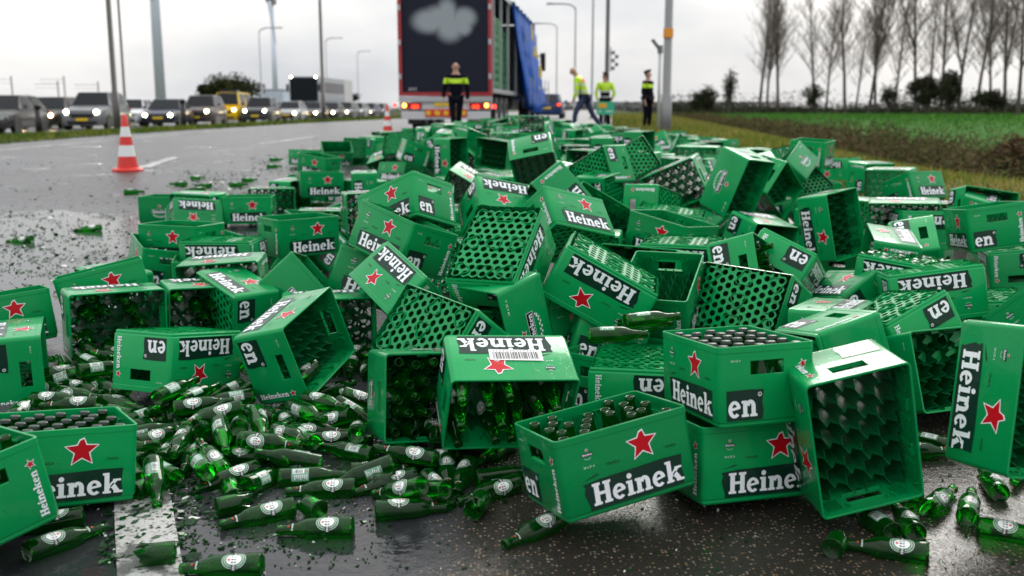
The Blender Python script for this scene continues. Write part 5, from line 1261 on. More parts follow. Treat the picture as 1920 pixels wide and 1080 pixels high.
# broken glass lying on the lattice of one upturned crate
M = CR['C46b'].matrix_world; r = np.random.default_rng(3); b = MB()
for _ in range(130):
    x, y = r.uniform(-.19, .19), r.uniform(-.13, .13); s = r.uniform(.004, .016); a0 = r.uniform(0, 6.28)
    V = [M @ Vector((x + s * math.cos(a0 + 2.1 * i), y + s * math.sin(a0 + 2.1 * i) * .6, .001 + r.uniform(-.008, .003))) for i in range(3)]; V += [v + Vector((0, 0, .003)) for v in V]
    b.add(V, [(0, 1, 2), (5, 4, 3), (0, 3, 4, 1), (1, 4, 5, 2), (2, 5, 3, 0)], 0 if r.random() < .8 else 1)
o = b.build('glass_chips', [SH, SHW], None); tag(o, 'glass chips and label scraps on the lattice of the upturned crate at right', 'broken glass', None, 'stuff')
# ================================================================ CONES
RW = mat('cone_red', (.62, .018, .010), .4, coat=.1); WW = mat('cone_white', (.72, .74, .74), .35); 
def cone(px, v_, h, label):
    p = gp(px, v_); s = h / .75; t = empty('traffic_cone', T(p.x, p.y, p.z) @ Matrix.Scale(s, 4), label, 'traffic cone', 'red and white traffic cones')
    b = MB(); n = 8; b.v = []
    P = [(.195 * math.cos(a), .195 * math.sin(a)) for a in np.linspace(math.pi / 8, 2 * math.pi + math.pi / 8, 9)[:-1]]
    for z, k in ((0, 1.04), (.025, 1.04), (.04, .95), (.052, .72)): b.v += [(x * k, y * k, z) for x, y in P]
    for L_ in range(3):
        for k in range(8): b.f.append((L_*8 + k, L_*8 + (k+1) % 8, L_*8 + 8 + (k+1) % 8, L_*8 + 8 + k)); b.m.append(0)
    b.f.append(tuple(range(24, 32))); b.m.append(0); b.build('base', RW, t)
    R0 = lambda z: .135 - (z - .05) * (.135 - .028) / .70
    for z0, z1, m_ in ((.05, .20, RW), (.20, .345, WW), (.345, .46, RW), (.46, .59, WW), (.59, .74, RW)):
        b = MB(); b.lathe([(R0(z0), z0), (R0(z1), z1)] + ([(.018, .752), (.001, .75)] if z1 > .7 else []), 20); b.build('reflective_sleeve' if m_ is WW else 'cone_body', m_, t, smooth=True)
cone(240, 321, .76, 'large red and white traffic cone on the open lane at left')
cone(727, 250, .74, 'smaller red and white cone standing left of the truck')
# ================================================================ TRUCK
def rr(a): return Matrix.Rotation(a, 4, 'Z')
TM = T(-1.80, 27.2, G(27.2)) @ rr(-.10)
NAVY = mat('navy_tarpaulin', (.010, .013, .024), .45, bump=(1.6, .5)); 
def logo_panel():
    m = mat('rear_tarpaulin', (.005, .008, .022), .55, spec=.25, bump=(2.2, .35)); t = m.node_tree; p = t.nodes['Principled BSDF']; c = t.nodes.new('ShaderNodeTexCoord')
    fac = None
    for (cx, cz, sx, sz) in ((-.42, 2.95, .50, .34), (-.10, 3.02, .60, .36), (.06, 3.12, .30, .46), (.14, 2.80, .42, .42), (.52, 3.02, .36, .30), (.50, 2.80, .26, .26)):
        mp_ = t.nodes.new('ShaderNodeMapping'); mp_.inputs['Location'].default_value = (-cx / sx, 0, -cz / sz); mp_.inputs['Scale'].default_value = (1 / sx, 0, 1 / sz); t.links.new(c.outputs['Object'], mp_.inputs[0])
        L_ = t.nodes.new('ShaderNodeVectorMath'); L_.operation = 'LENGTH'; t.links.new(mp_.outputs[0], L_.inputs[0])
        r_ = t.nodes.new('ShaderNodeMapRange'); r_.interpolation_type = 'SMOOTHSTEP'; r_.inputs[1].default_value = .45; r_.inputs[2].default_value = 1.25; r_.inputs[3].default_value = 1; r_.inputs[4].default_value = 0; t.links.new(L_.outputs['Value'], r_.inputs[0])
        if fac is None: fac = r_.outputs[0]
        else: k = t.nodes.new('ShaderNodeMath'); k.operation = 'MAXIMUM'; t.links.new(fac, k.inputs[0]); t.links.new(r_.outputs[0], k.inputs[1]); fac = k.outputs[0]
    x = t.nodes.new('ShaderNodeMix'); x.data_type = 'RGBA'; x.inputs[6].default_value = (.005, .008, .022, 1); x.inputs[7].default_value = (.30, .34, .37, 1); t.links.new(fac, x.inputs[0]); t.links.new(x.outputs[2], p.inputs['Base Color']); return m
tr = empty('articulated_truck', TM, 'articulated truck with navy rear, red frame and torn open right side', 'truck')
def part(name, fn, mt, parent=None, smooth=False):
    b = MB(); fn(b); return b.build(name, mt, parent or tr, smooth)
FRR = mat('frame_red', (.33, .012, .02), .35, coat=.3); ALU = mat('aluminium', (.45, .47, .49), .35, metal=.6); WHP = mat('white_bumper', (.55, .57, .60), .35); BLKR = mat('black_rubber', (.012, .012, .013), .5); DKG = mat('chassis_grey', (.03, .03, .033), .6)
W2 = 1.275; ZB, ZT = .98, 4.0
part('rear_panel', lambda b: b.box((0, .04, (ZB + ZT) / 2), (2 * W2 - .18, .05, ZT - ZB - .18)), logo_panel())
rf = part('rear_frame', lambda b: [b.box((s * (W2 - .05), .02, (ZB + ZT) / 2), (.10, .12, ZT - ZB)) for s in (-1, 1)] + [b.box((0, .018, z), (2 * W2 - .2, .116, .10)) for z in (ZB + .05, ZT - .05)], FRR)
for s in (-1, 1):
    for z in (1.5, 2.4, 3.3): part('hinge', lambda b: b.box((s * (W2 - .05), -.06, z), (.07, .04, .14)), ALU, rf)
part('rear_sill', lambda b: b.box((0, .0, .90), (2 * W2, .16, .14)), ALU)
lb_ = part('light_bar', lambda b: b.box((0, .05, .72), (2 * W2 - .02, .12, .20)), WHP)
part('underrun_bumper', lambda b: b.box((0, .03, .47), (2 * W2 - .12, .14, .22)), WHP)
def lampd(name, x, z, r, col, st, parent, y=-.03): return part(name, lambda b: b.tube([(x, y + .03, z), (x, y - .015, z)], r, 14), mat('lamp_%s' % name + '_%d' % st, col, .3, emis=col, estr=st), parent)
for s in (-1, 1):
    part('lamp_cluster', lambda b: b.box((s * (W2 - .34), -.015, .72), (.56, .04, .15)), mat('lamp_red_plastic', (.30, .01, .01), .25), lb_)
    lampd('indicator_lamp', s * (W2 - .15), .73, .055, (1, .36, .05), 9, lb_, -.05); lampd('tail_lamp', s * (W2 - .40), .70, .05, (1, .03, .01), 3.5, lb_, -.05); lampd('tail_lamp', s * (W2 - .50), .70, .045, (1, .04, .01), 2.5, lb_, -.05)
lampd('marker_lamp', W2 + .06, .70, .05, (1, .03, .02), 4, lb_); lampd('marker_lamp', -W2 - .12, .74, .045, (1, .05, .02), 4, lb_)
# hatched warning board: letters and stripes illegible behind the officer
def board(b):
    b.box((.02, -.055, .53), (1.14, .03, .20))
part('warning_board', board, mat('board_red', (.62, .04, .015), .35), lb_)
def stripes(b):
    for k in range(5): b.box((-.46 + k * .24, -.074, .53), (.115 + .03 * (k % 2), .008, .11), R=Matrix.Rotation(.35, 3, 'Y'))
part('board_stripes', stripes, mat('board_yellow', (.78, .50, .02), .35), lb_)
part('number_plate', lambda b: b.box((-.06, -.035, .76), (.50, .02, .10)), mat('plate_yellow', (.78, .55, .03), .35), lb_)
f = Face2D(); ftext(f, '601', 0, 0, .1, 0, 0, wid=.22); b = MB(); b.v = [(x - 1.02, .008, z + 1.12) for x, z, d in f.b.v]; b.f = f.b.f; b.m = f.b.m; b.build('side_number', mat('text_white', (.6, .62, .65), .4), tr)
# floor, roof, front wall, posts
LT = 13.6
part('cargo_floor', lambda b: b.box((0, LT / 2 + .1, 1.12), (2 * W2 - .04, LT - .1, .14)), DKG)
part('roof', lambda b: b.box((0, LT / 2 + .1, ZT - .03), (2 * W2 - .04, LT - .1, .06)), mat('roof_tarpaulin', (.25, .27, .30), .5))
part('roof_rail', lambda b: b.box((W2 - .02, LT / 2 + .1, ZT - .11), (.06, LT - .1, .14)), ALU)
part('front_wall', lambda b: b.box((0, LT, 2.5), (2 * W2 - .1, .06, 2.8)), ALU)
part('side_curtain', lambda b: b.box((-W2 + .02, LT / 2 + .1, 2.5), (.03, LT - .2, 2.8)), mat('curtain_blue', (.008, .11, .55), .4, bump=(2.5, .5)))
for y in (.75, 2.6, 4.6, 7.2, 9.8): part('side_post', lambda b: b.box((W2 - .06, y, 2.52), (.07, .09, 2.72)), ALU)
part('side_rave', lambda b: b.box((W2 - .01, LT / 2 + .1, 1.13), (.05, LT - .1, .12)), ALU)
# blue curtain gathered towards the front and sagging outwards
def curtain(b):
    ny, nz = 30, 12; base = len(b.v)
    for th in (0, .03):
        for i in range(ny):
            for j in range(nz):
                t = i / (ny - 1); z = 3.95 - 3.35 * j / (nz - 1) * (1 - .04 * math.sin(t * 9)); k = j / (nz - 1)
                y = 5.0 + 8.4 * t + (1 - t) * k * 2.3; x = W2 + .03 + .10 * math.sin(t * 40 + k * 2) * (.5 + k) + .48 * k ** 1.6 * (.45 + .55 * t) + th
                b.v.append((x, y, z))
    o = ny * nz
    for i in range(ny - 1):
        for j in range(nz - 1):
            a = base + i * nz + j; b.f.append((a, a + nz, a + nz + 1, a + 1)); b.m.append(0); b.f.append((a + o, a + o + 1, a + o + nz + 1, a + o + nz)); b.m.append(0)
    for i in range(ny - 1):
        for j in (0, nz - 1): a = base + i * nz + j; b.f.append((a, a + nz, a + nz + o, a + o)); b.m.append(0)
    for j in range(nz - 1):
        for i in (0, ny - 1): a = base + i * nz + j; b.f.append((a, a + 1, a + 1 + o, a + o)); b.m.append(0)
cu_ = part('side_curtain', curtain, mat('curtain_blue'), smooth=True)
YLW = mat('curtain_yellow', (.62, .46, .02), .45)
def frag(b, y, z, k):
    x = W2 + .25 + .62 * ((3.95 - z) / 3.35) ** 1.6 * .8
    for (dy, dz, w_, h) in k: b.box((x + .10, y + dy, z + dz), (.02, w_, h), R=Matrix.Rotation(.15, 3, 'X'))
part('yellow_print', lambda b: (frag(b, 8.2, 3.1, [(0, .15, .5, .45), (.35, .0, .25, .35)]), frag(b, 8.6, 2.55, [(0, 0, .35, .16), (.5, .05, .3, .42), (1.1, .0, .35, .2), (-.4, .05, .3, .3)]), frag(b, 9.4, 1.95, [(0, 0, .22, .42), (.35, 0, .3, .36), (.8, .05, .25, .46), (1.25, 0, .2, .3)])), YLW, cu_)
part('curtain_strap', lambda b: [b.box((W2 + .45 + .05 * k, 7.2 + k * 1.1, 1.25), (.03, .06, .9)) for k in range(6)] + [b.box((W2 + .72, 9.3, 1.35), (.03, 4.6, .05))], mat('strap_grey', (.35, .37, .4), .5), cu_)
# crates still stacked inside the trailer
k = 0
PALEC = mat('stack_pale', (.16, .34, .22), .5)
for (x, y, nz, pale) in ((.95, 1.05, 11, 1), (.95, 1.5, 11, 1), (.95, 2.15, 9, 0), (.95, 2.75, 9, 0), (.95, 3.35, 9, 0), (.95, 4.1, 8, 0), (.95, 4.9, 8, 0)):
    for j in range(nz):
        r_ = empty('beer_crate', TM @ T(x, y, 1.195 + j * .228, math.pi / 2 + .01 * ((j * 7) % 5 - 2)), 'crate stacked inside the trailer behind the open right side', 'crate', 'crates stacked inside the trailer')
        link('shell', M_SH, None, r_); link('base_grid', M_BG, None, r_); link('lettering_panel', PRT['AR'][0][1], None, r_); link('lettering_panel', PRT['AB'][0][1], None, r_)
# chassis, axles, wheels
part('chassis', lambda b: [b.box((s * .5, LT / 2, .92), (.12, LT - .6, .26)) for s in (-1, 1)] + [b.box((0, y, .9), (1.1, .1, .2)) for y in (.5, 4, 8, 12)], DKG)
def wheel(parent, x, y, z, r, w_, side, dark=False):
    t_ = MB(); t_.lathe([(r * .62, -w_ / 2), (r * .93, -w_ / 2), (r, -w_ * .38), (r, w_ * .38), (r * .93, w_ / 2), (r * .62, w_ / 2)], 22)
    me_v = [(q[2] * side, q[0], q[1]) for q in t_.v]; t_.v = [(a + x, b_ + y, c + z) for a, b_, c in me_v]; o = t_.build('wheel', BLKR, parent, smooth=False); auto_smooth(o.data, 40)
    h = MB(); h.lathe([(.001, w_ * .30), (r * .18, w_ * .32), (r * .22, w_ * .18), (r * .55, w_ * .22), (r * .64, w_ * .44), (r * .64, -w_ * .45), (.001, -w_ * .4)], 16)
    h.v = [(q[2] * side + x, q[0] + y, q[1] + z) for q in h.v]; h.build('rim', mat('dark_rim', (.05, .05, .055), .4, metal=.6) if dark else ALU, o)
for y in (1.7, 3.0, 4.3):
    for s in (-1, 1): wheel(tr, s * 1.02, y, .50, .50, .38, s)
for s in (-1, 1):
    part('mudflap', lambda b: b.box((s * 1.0, .98, .42), (.48, .02, .42)), BLKR)
# tractor unit
cb = part('cab', lambda b: (b.box((0, 15.6, 2.35), (2.46, 2.1, 2.7)), b.box((0, 15.5, 3.78), (2.3, 1.6, .35), taper=.8)), mat('cab_blue', (.01, .06, .25), .3, coat=.5))
for s in (-1, 1):
    part('mirror', lambda b: (b.box((s * 1.5, 16.3, 2.6), (.22, .12, .75)), b.box((s * 1.32, 16.3, 2.85), (.3, .05, .05))), BLKR, cb)
    part('side_window', lambda b: b.box((s * 1.235, 15.9, 2.75), (.02, 1.1, .75)), mat('dark_glass', (.01, .012, .015), .06), cb); wheel(tr, s * 1.05, 16.1, .5, .5, .32, s); wheel(tr, s * 1.02, 12.9, .5, .5, .42, s)
part('tractor_chassis', lambda b: b.box((0, 14.4, .8), (1.0, 5.0, .4)), DKG)
# ================================================================ CARS
CGL = mat('car_glass', (.010, .013, .016), .06, spec=.12); HLM = mat('headlight_lens', (.35, .37, .38), .08, coat=1); GRL = mat('grille_black', (.010, .010, .011), .4)
PLY = mat('plate_yellow', (.78, .55, .03), .35); TAIL = mat('tail_red', (.35, .01, .01), .2)
SHAPE = {  # fractions of length: bonnet top, windscreen base, roof start, roof end, rear base ; belt and bonnet heights
 'hatch': dict(L=4.25, W=1.78, H=1.46, a=-.23, b=-.07, c=.33, d=.47, belt=.93, hood=.80, tail=.93),
 'sedan': dict(L=4.65, W=1.82, H=1.44, a=-.22, b=-.06, c=.20, d=.37, belt=.92, hood=.80, tail=.95),
 'estate': dict(L=4.70, W=1.83, H=1.49, a=-.22, b=-.07, c=.38, d=.48, belt=.94, hood=.82, tail=.95),
 'suv': dict(L=4.50, W=1.86, H=1.68, a=-.23, b=-.09, c=.37, d=.47, belt=1.08, hood=.98, tail=1.06),
 'van': dict(L=4.95, W=1.95, H=2.02, a=-.37, b=-.25, c=.47, d=.495, belt=1.18, hood=1.05, tail=1.18)}
def loft(b, secs, mi=0):
    n = len(secs[0]); base = len(b.v)
    for s in secs: b.v += s
    for i in range(len(secs) - 1):
        for k in range(n): b.f.append((base + i*n + k, base + i*n + (k+1) % n, base + (i+1)*n + (k+1) % n, base + (i+1)*n + k)); b.m.append(mi)
    b.f.append(tuple(base + k for k in range(n))[::-1]); e = base + (len(secs) - 1) * n; b.f.append(tuple(e + k for k in range(n))); b.m += [mi, mi]
def quad(b, P, off):
    P = [Vector(p) for p in P]; n = (P[1] - P[0]).cross(P[3] - P[0]).normalized(); V = [p + n * off for p in P] + [p - n * .012 for p in P]
    b.add(V, [(0, 1, 2, 3), (7, 6, 5, 4), (0, 4, 5, 1), (1, 5, 6, 2), (2, 6, 7, 3), (3, 7, 4, 0)])
def inset(P, k):
    c = sum((Vector(p) for p in P), Vector()) / 4; return [c + (Vector(p) - c) * k for p in P]
def car(M, kind, col, label, lit=(1, 1), warm=(1, .80, .48), group=None, roofbar=False, tow=False, est=38, name='car', cat='car'):
    S = SHAPE[kind]; L, W_, H = S['L'], S['W'], S['H']; hw = W_ / 2; t = empty(name, M, label, cat, group)
    paint = mat('paint_%02x%02x%02x' % tuple(int(min(c, 1) * 255) for c in col), col, .28, metal=.0, coat=.12, coat_rough=.05, spec=.3)
    def sec(y, zb, zt, k, top=.80): w_ = hw * k; return [(w_*.88, y, zb), (w_, y, zb + .16), (w_*1.0, y, (zb + zt) / 2 + .08), (w_*.965, y, zt - .07), (w_*top, y, zt), (-w_*top, y, zt), (-w_*.965, y, zt - .07), (-w_*1.0, y, (zb + zt) / 2 + .08), (-w_, y, zb + .16), (-w_*.88, y, zb)]
    hd, bl, tl = S['hood'], S['belt'], S['tail']; zb = .19
    st = [(-.5, .26, hd - .26, .80), (-.492, .20, hd - .13, .90), (-.45, zb, hd - .05, .965), (-.36, zb, hd, .985), (S['a'] + .0, zb, bl - .02, 1.0), (0, zb, bl, 1.0), (.3, zb, bl + .015, 1.0), (.43, zb + .03, tl, .97), (.485, .24, tl - .05, .93), (.5, .30, tl - .22, .88)]
    b = MB(); loft(b, [sec(y * L, a, z, k) for y, a, z, k in st]); o = b.build('body', paint, t); auto_smooth(o.data, 38); body = o
    # glasshouse
    a, b_, c, d = (S[k] * L for k in 'abcd'); zt = H; hb, ht = hw * .92, hw * .70; m_ = (b_ + c) / 2
    A = [(-hb, a, bl - .03), (hb, a, bl - .03)]; B_ = [(-ht, b_, zt - .03), (ht, b_, zt - .03)]; C_ = [(-ht, c, zt - .05), (ht, c, zt - .05)]; D = [(-hb * .95, d, bl), (hb * .95, d, bl)]
    b = MB(); V = A + B_ + C_ + D + [(-ht * .9, m_, zt), (ht * .9, m_, zt)]
    b.add(V, [(0, 1, 3, 2), (2, 3, 9, 8), (8, 9, 5, 4), (4, 5, 7, 6), (0, 2, 8, 4, 6), (1, 7, 5, 9, 3), (0, 6, 7, 1)]); b.build('roof', paint, t)
    def gl(nm, P, k, off=.014): b = MB(); quad(b, inset(P, k), off); return b.build(nm, CGL, t)
    gl('windscreen', [A[0], A[1], B_[1], B_[0]], .93); gl('rear_window', [D[1], D[0], C_[0], C_[1]], .84)
    for s, i in ((1, 1), (-1, 0)):
        P0, P1, P2, P3 = Vector(A[i]), Vector(B_[i]), Vector(C_[i]), Vector(D[i]); mid0, mid1 = P0.lerp(P3, .52), P1.lerp(P2, .45)
        for Q in ([P0.lerp(P3, .10), mid0.lerp(P0, .05), mid1.lerp(P1, .05), P1], [mid0.lerp(P3, .03), P3.lerp(P0, .10), P2, mid1.lerp(P2, .03)]):
            if s < 0: Q = [Q[0], Q[3], Q[2], Q[1]]
            gl('side_window', Q, .86)
        b = MB(); b.box((s * (hw + .09), a + .25, bl + .07), (.17, .11, .14), taper=.8); b.build('wing_mirror', paint if kind != 'van' else GRL, t)
        for y in (-.325, .315): wheel(t, s * (hw - .10), y * L, .325 * (1.08 if kind in ('suv', 'van') else 1), .325 * (1.08 if kind in ('suv', 'van') else 1), .22, s, True)
        b = MB(); b.tube([(s * (hw + .004), -.325 * L, .34), (s * (hw - .05), -.325 * L, .34)], .39, 18); b.build('wheel_arch', GRL, t); b = MB(); b.tube([(s * (hw + .004), .315 * L, .34), (s * (hw - .05), .315 * L, .34)], .39, 18); b.build('wheel_arch', GRL, t)
        b = MB(); b.box((s * hw * .70, -.484 * L, hd - .20), (.36, .13, .15), R=Matrix.Rotation(s * .30, 3, 'Z')); hl = b.build('headlight', HLM, t)
        i_ = 0 if s < 0 else 1
        if lit[i_]: b = MB(); b.tube([(s * hw * .68, -.495 * L - .03, hd - .20), (s * hw * .68, -.495 * L - .055, hd - .20)], .088, 12); b.build('bulb', mat('headlamp_%d_%d' % (int(warm[2] * 100), est), warm, .3, emis=warm, estr=est), hl)
        b = MB(); b.box((s * hw * .76, .488 * L, tl - .16), (.34, .10, .17)); b.build('tail_light', TAIL, t)
    b = MB(); b.box((0, -.492 * L, hd - .36), (W_ * .50, .10, .16)); b.box((0, -.493 * L, .32), (W_ * .66, .10, .14)); b.build('grille', GRL, t)
    for y, sg in ((-.5, -1), (.5, 1)): b = MB(); b.box((0, y * L + sg * .03, .46 if sg < 0 else .62), (.50, .02, .11)); b.build('number_plate', PLY, t)
    if roofbar: b = MB(); b.box((0, b_ + .55, H + .07), (1.3, .35, .13), taper=.85); b.build('roof_light_bar', GRL, t)
    return t
def lane_M(px, s, shift=0):
    y = 20.0
    for _ in range(60): y = (1850 * (XL(y) + s) / (px - 960) - .2) / .984 * .5 + y * .5
    x = XL(y) + s; sl = (XL(y + 1) - XL(y - 1)) / 2; return T(x, y, terrain(x, y) + .01, -math.atan(sl) + .20 * min(max((100 - y) / 45, 0), 1))
Q = 'cars queuing on the opposite road'
car(lane_M(18, -16.4), 'hatch', (.045, .045, .048), 'leftmost dark grey car in the queue, cut by the picture edge', (1, 0), group=Q)
car(lane_M(105, -19.6), 'estate', (.030, .026, .024), 'very dark brown car in the queue with a warm headlight on', (1, 1), (1, .62, .25), Q)
car(lane_M(186, -16.4), 'suv', (.16, .17, .18), 'grey off-roader in the queue beside the thick dark pole', (1, 1), (1, .97, .80), Q)
car(lane_M(252, -19.4), 'hatch', (.62, .64, .66), 'white car in the queue just right of the thick dark pole', (1, 0), (1, .80, .5), Q)
car(lane_M(318, -16.4), 'sedan', (.018, .024, .05), 'dark blue car in the queue with a yellowish headlight', (1, 1), (1, .95, .55), Q)
car(lane_M(384, -16.4), 'suv', (.075, .065, .062), 'brownish grey car in the queue in front of the round tree', (1, 1), (1, .75, .40), Q)
car(lane_M(438, -19.2), 'van', (.80, .52, .01), 'bright yellow van with a dark roof bar in the queue', (1, 1), (1, .72, .35), 'yellow van in the queue', roofbar=True, name='van', cat='van')
car(lane_M(492, -16.4), 'suv', (.05, .055, .065), 'dark grey car in the queue just right of the yellow van', (1, 1), (1, .82, .5), Q)
car(lane_M(548, -16.4), 'hatch', (.36, .38, .40), 'silver car in the queue in front of the coach', (1, 1), (1, .78, .42), Q)
car(lane_M(622, -16.4), 'sedan', (.03, .03, .034), 'black car in the queue right behind the silver one', (1, 1), (1, .78, .42), Q)
car(lane_M(648, -16.4), 'estate', (.10, .11, .12), 'small dark distant car, nearest on the left of the small cone', (1, 1), (1, .9, .6), Q)
car(lane_M(670, -16.4), 'hatch', (.30, .32, .34), 'small distant silver car with round bright lights near the truck', (1, 1), (1, .92, .62), Q)
car(lane_M(692, -16.4), 'hatch', (.03, .04, .08), 'smallest far dark car with a bright light left of the truck', (1, 1), (1, .75, .4), Q)
for px_, s_, k_, c_, lb_c, lt in ((522, -19.6, 'hatch', (.25, .26, .28), 'pale car between the dark grey one and the silver one', (0, 1)), (588, -16.4, 'hatch', (.12, .12, .13), 'grey car tight behind the silver one under the coach', (1, 1)),
        (654, -19.8, 'hatch', (.4, .4, .42), 'tiny pale car in the far lane left of the small cone', (1, 1)), (680, -19.8, 'estate', (.04, .045, .06), 'tiny dark car in the far lane between the last bright headlights', (1, 1)), (710, -16.4, 'hatch', (.2, .2, .22), 'last tiny car of the queue before the truck', (1, 1))):
    car(lane_M(px_, s_), k_, c_, lb_c, lt, (1, .8, .48), Q)
# coach with a black front
M = lane_M(572, -19.8); M = M
t = empty('coach', M, 'tall coach with a black windscreen and two top lamps in the queue', 'coach')
b = MB(); b.box((0, 5.5, 2.0), (2.5, 11, 3.3)); o = b.build('body', mat('coach_body', (.10, .14, .17), .3, coat=.6), t)
b = MB(); b.box((0, -.03, 2.55), (2.38, .08, 2.0)); b.build('windscreen', CGL, t); b = MB(); b.box((0, -.05, .95), (2.4, .12, .75)); b.build('front_panel', mat('coach_teal', (.12, .22, .27), .3, coat=.6), t)
for s in (-1, 1):
    b = MB(); b.tube([(s * 1.08, -.02, 3.62), (s * 1.08, -.10, 3.62)], .07, 12); b.build('top_lamp', mat('headlamp_62_20', (1, .9, .7), .3, emis=(1, .9, .7), estr=35), t)
    b = MB(); b.tube([(s * .95, -.08, .75), (s * .95, -.15, .75)], .085, 12); b.build('headlight', mat('headlamp_48_45', (1, .78, .42), .3, emis=(1, .78, .42), estr=55), t)
    b = MB(); b.box((s * 1.4, -.1, 2.7), (.2, .15, .6)); b.build('mirror', GRL, t)
    b = MB(); b.box((s * 1.255, 5.7, 2.75), (.02, 10, .95)); b.build('side_window', CGL, t)
    for y in (1.9, 8.2): wheel(t, s * 1.1, y, .5, .5, .3, s, True)
# white box lorry behind the coach
M = lane_M(603, -23.0); t = empty('box_lorry', M, 'white box lorry behind the coach in the queue', 'lorry')
b = MB(); b.box((0, 5, 2.5), (2.5, 6, 2.9)); b.build('cargo_box', mat('box_white', (.60, .60, .60), .5), t); b = MB(); b.box((0, 1, 1.7), (2.3, 1.9, 2.2)); b.build('cab', mat('cab_white', (.55, .57, .6), .35), t)
b = MB(); b.box((0, .03, 2.1), (2.1, .06, .9)); b.build('windscreen', CGL, t); b = MB(); b.box((0, 5.3, .75), (1.0, 9.6, .3)); b.build('chassis', DKG, t)
for s in (-1, 1):
    for y in (1.2, 7.5): wheel(t, s * 1.0, y, .45, .45, .3, s, True)
# blue hatchback ahead of the crates, seen from behind
x, y = at(1029, 60), 60
car(T(x, y, terrain(x, y) + .005, math.pi - .1), 'hatch', (.012, .035, .11), 'dark blue hatchback seen from behind, right of the blue curtain', (0, 0), group=None)
for o in [q for q in COL.objects if q.name.startswith('car') and q.get('label', '').startswith('dark blue hatch')]:
    for s in (-1, 1): b = MB(); b.tube([(s * .70, 2.12 + .08, .80), (s * .70, 2.12 + .12, .80)], .06, 10); b.build('lamp_lens', mat('brake_red', (1, .06, .02), .3, emis=(1, .06, .02), estr=5), o)
# brake and warning lamps on the stopped vehicles beyond the curtain
# ================================================================ PEOPLE
def skinned(name, P, E_, R_, mt, parent, sub=1, mats_fn=None):
    me = bpy.data.meshes.new(name); me.from_pydata(P, E_, []); o = bpy.data.objects.new(name, me); COL.objects.link(o)
    md = o.modifiers.new('s', 'SKIN'); 
    for i, v in enumerate(me.skin_vertices[0].data):
        r_ = R_[i]; v.radius = r_ if isinstance(r_, tuple) else (r_, r_); v.use_root = (i == 0)
    md.use_smooth_shade = True; s2 = o.modifiers.new('u', 'SUBSURF'); s2.levels = sub; s2.render_levels = sub
    dg = bpy.context.evaluated_depsgraph_get(); m2 = bpy.data.meshes.new_from_object(o.evaluated_get(dg)); m2.name = name
    bpy.data.objects.remove(o); bpy.data.meshes.remove(me); m2.materials.clear()
    ml = mt if isinstance(mt, (list, tuple)) else [mt]
    for q in ml: m2.materials.append(q)
    for p in m2.polygons: p.use_smooth = True; p.material_index = mats_fn(p.center) if mats_fn else 0
    return link(name, m2, None, parent)
SKIN = mat('skin', (.45, .25, .18), .5); HAIRB = mat('hair_dark', (.025, .018, .014), .7); NV = mat('uniform_navy', (.004, .005, .010), .8, spec=.08); HV = mat('hivis_yellow', (.50, .80, .02), .5, emis=None); HO = mat('hivis_orange', (.85, .16, .03), .5); SV = mat('reflective_silver', (.60, .62, .60), .35)
JB = mat('trousers_blue', (.018, .032, .085), .7); SHOE = mat('boots_black', (.01, .01, .01), .5)
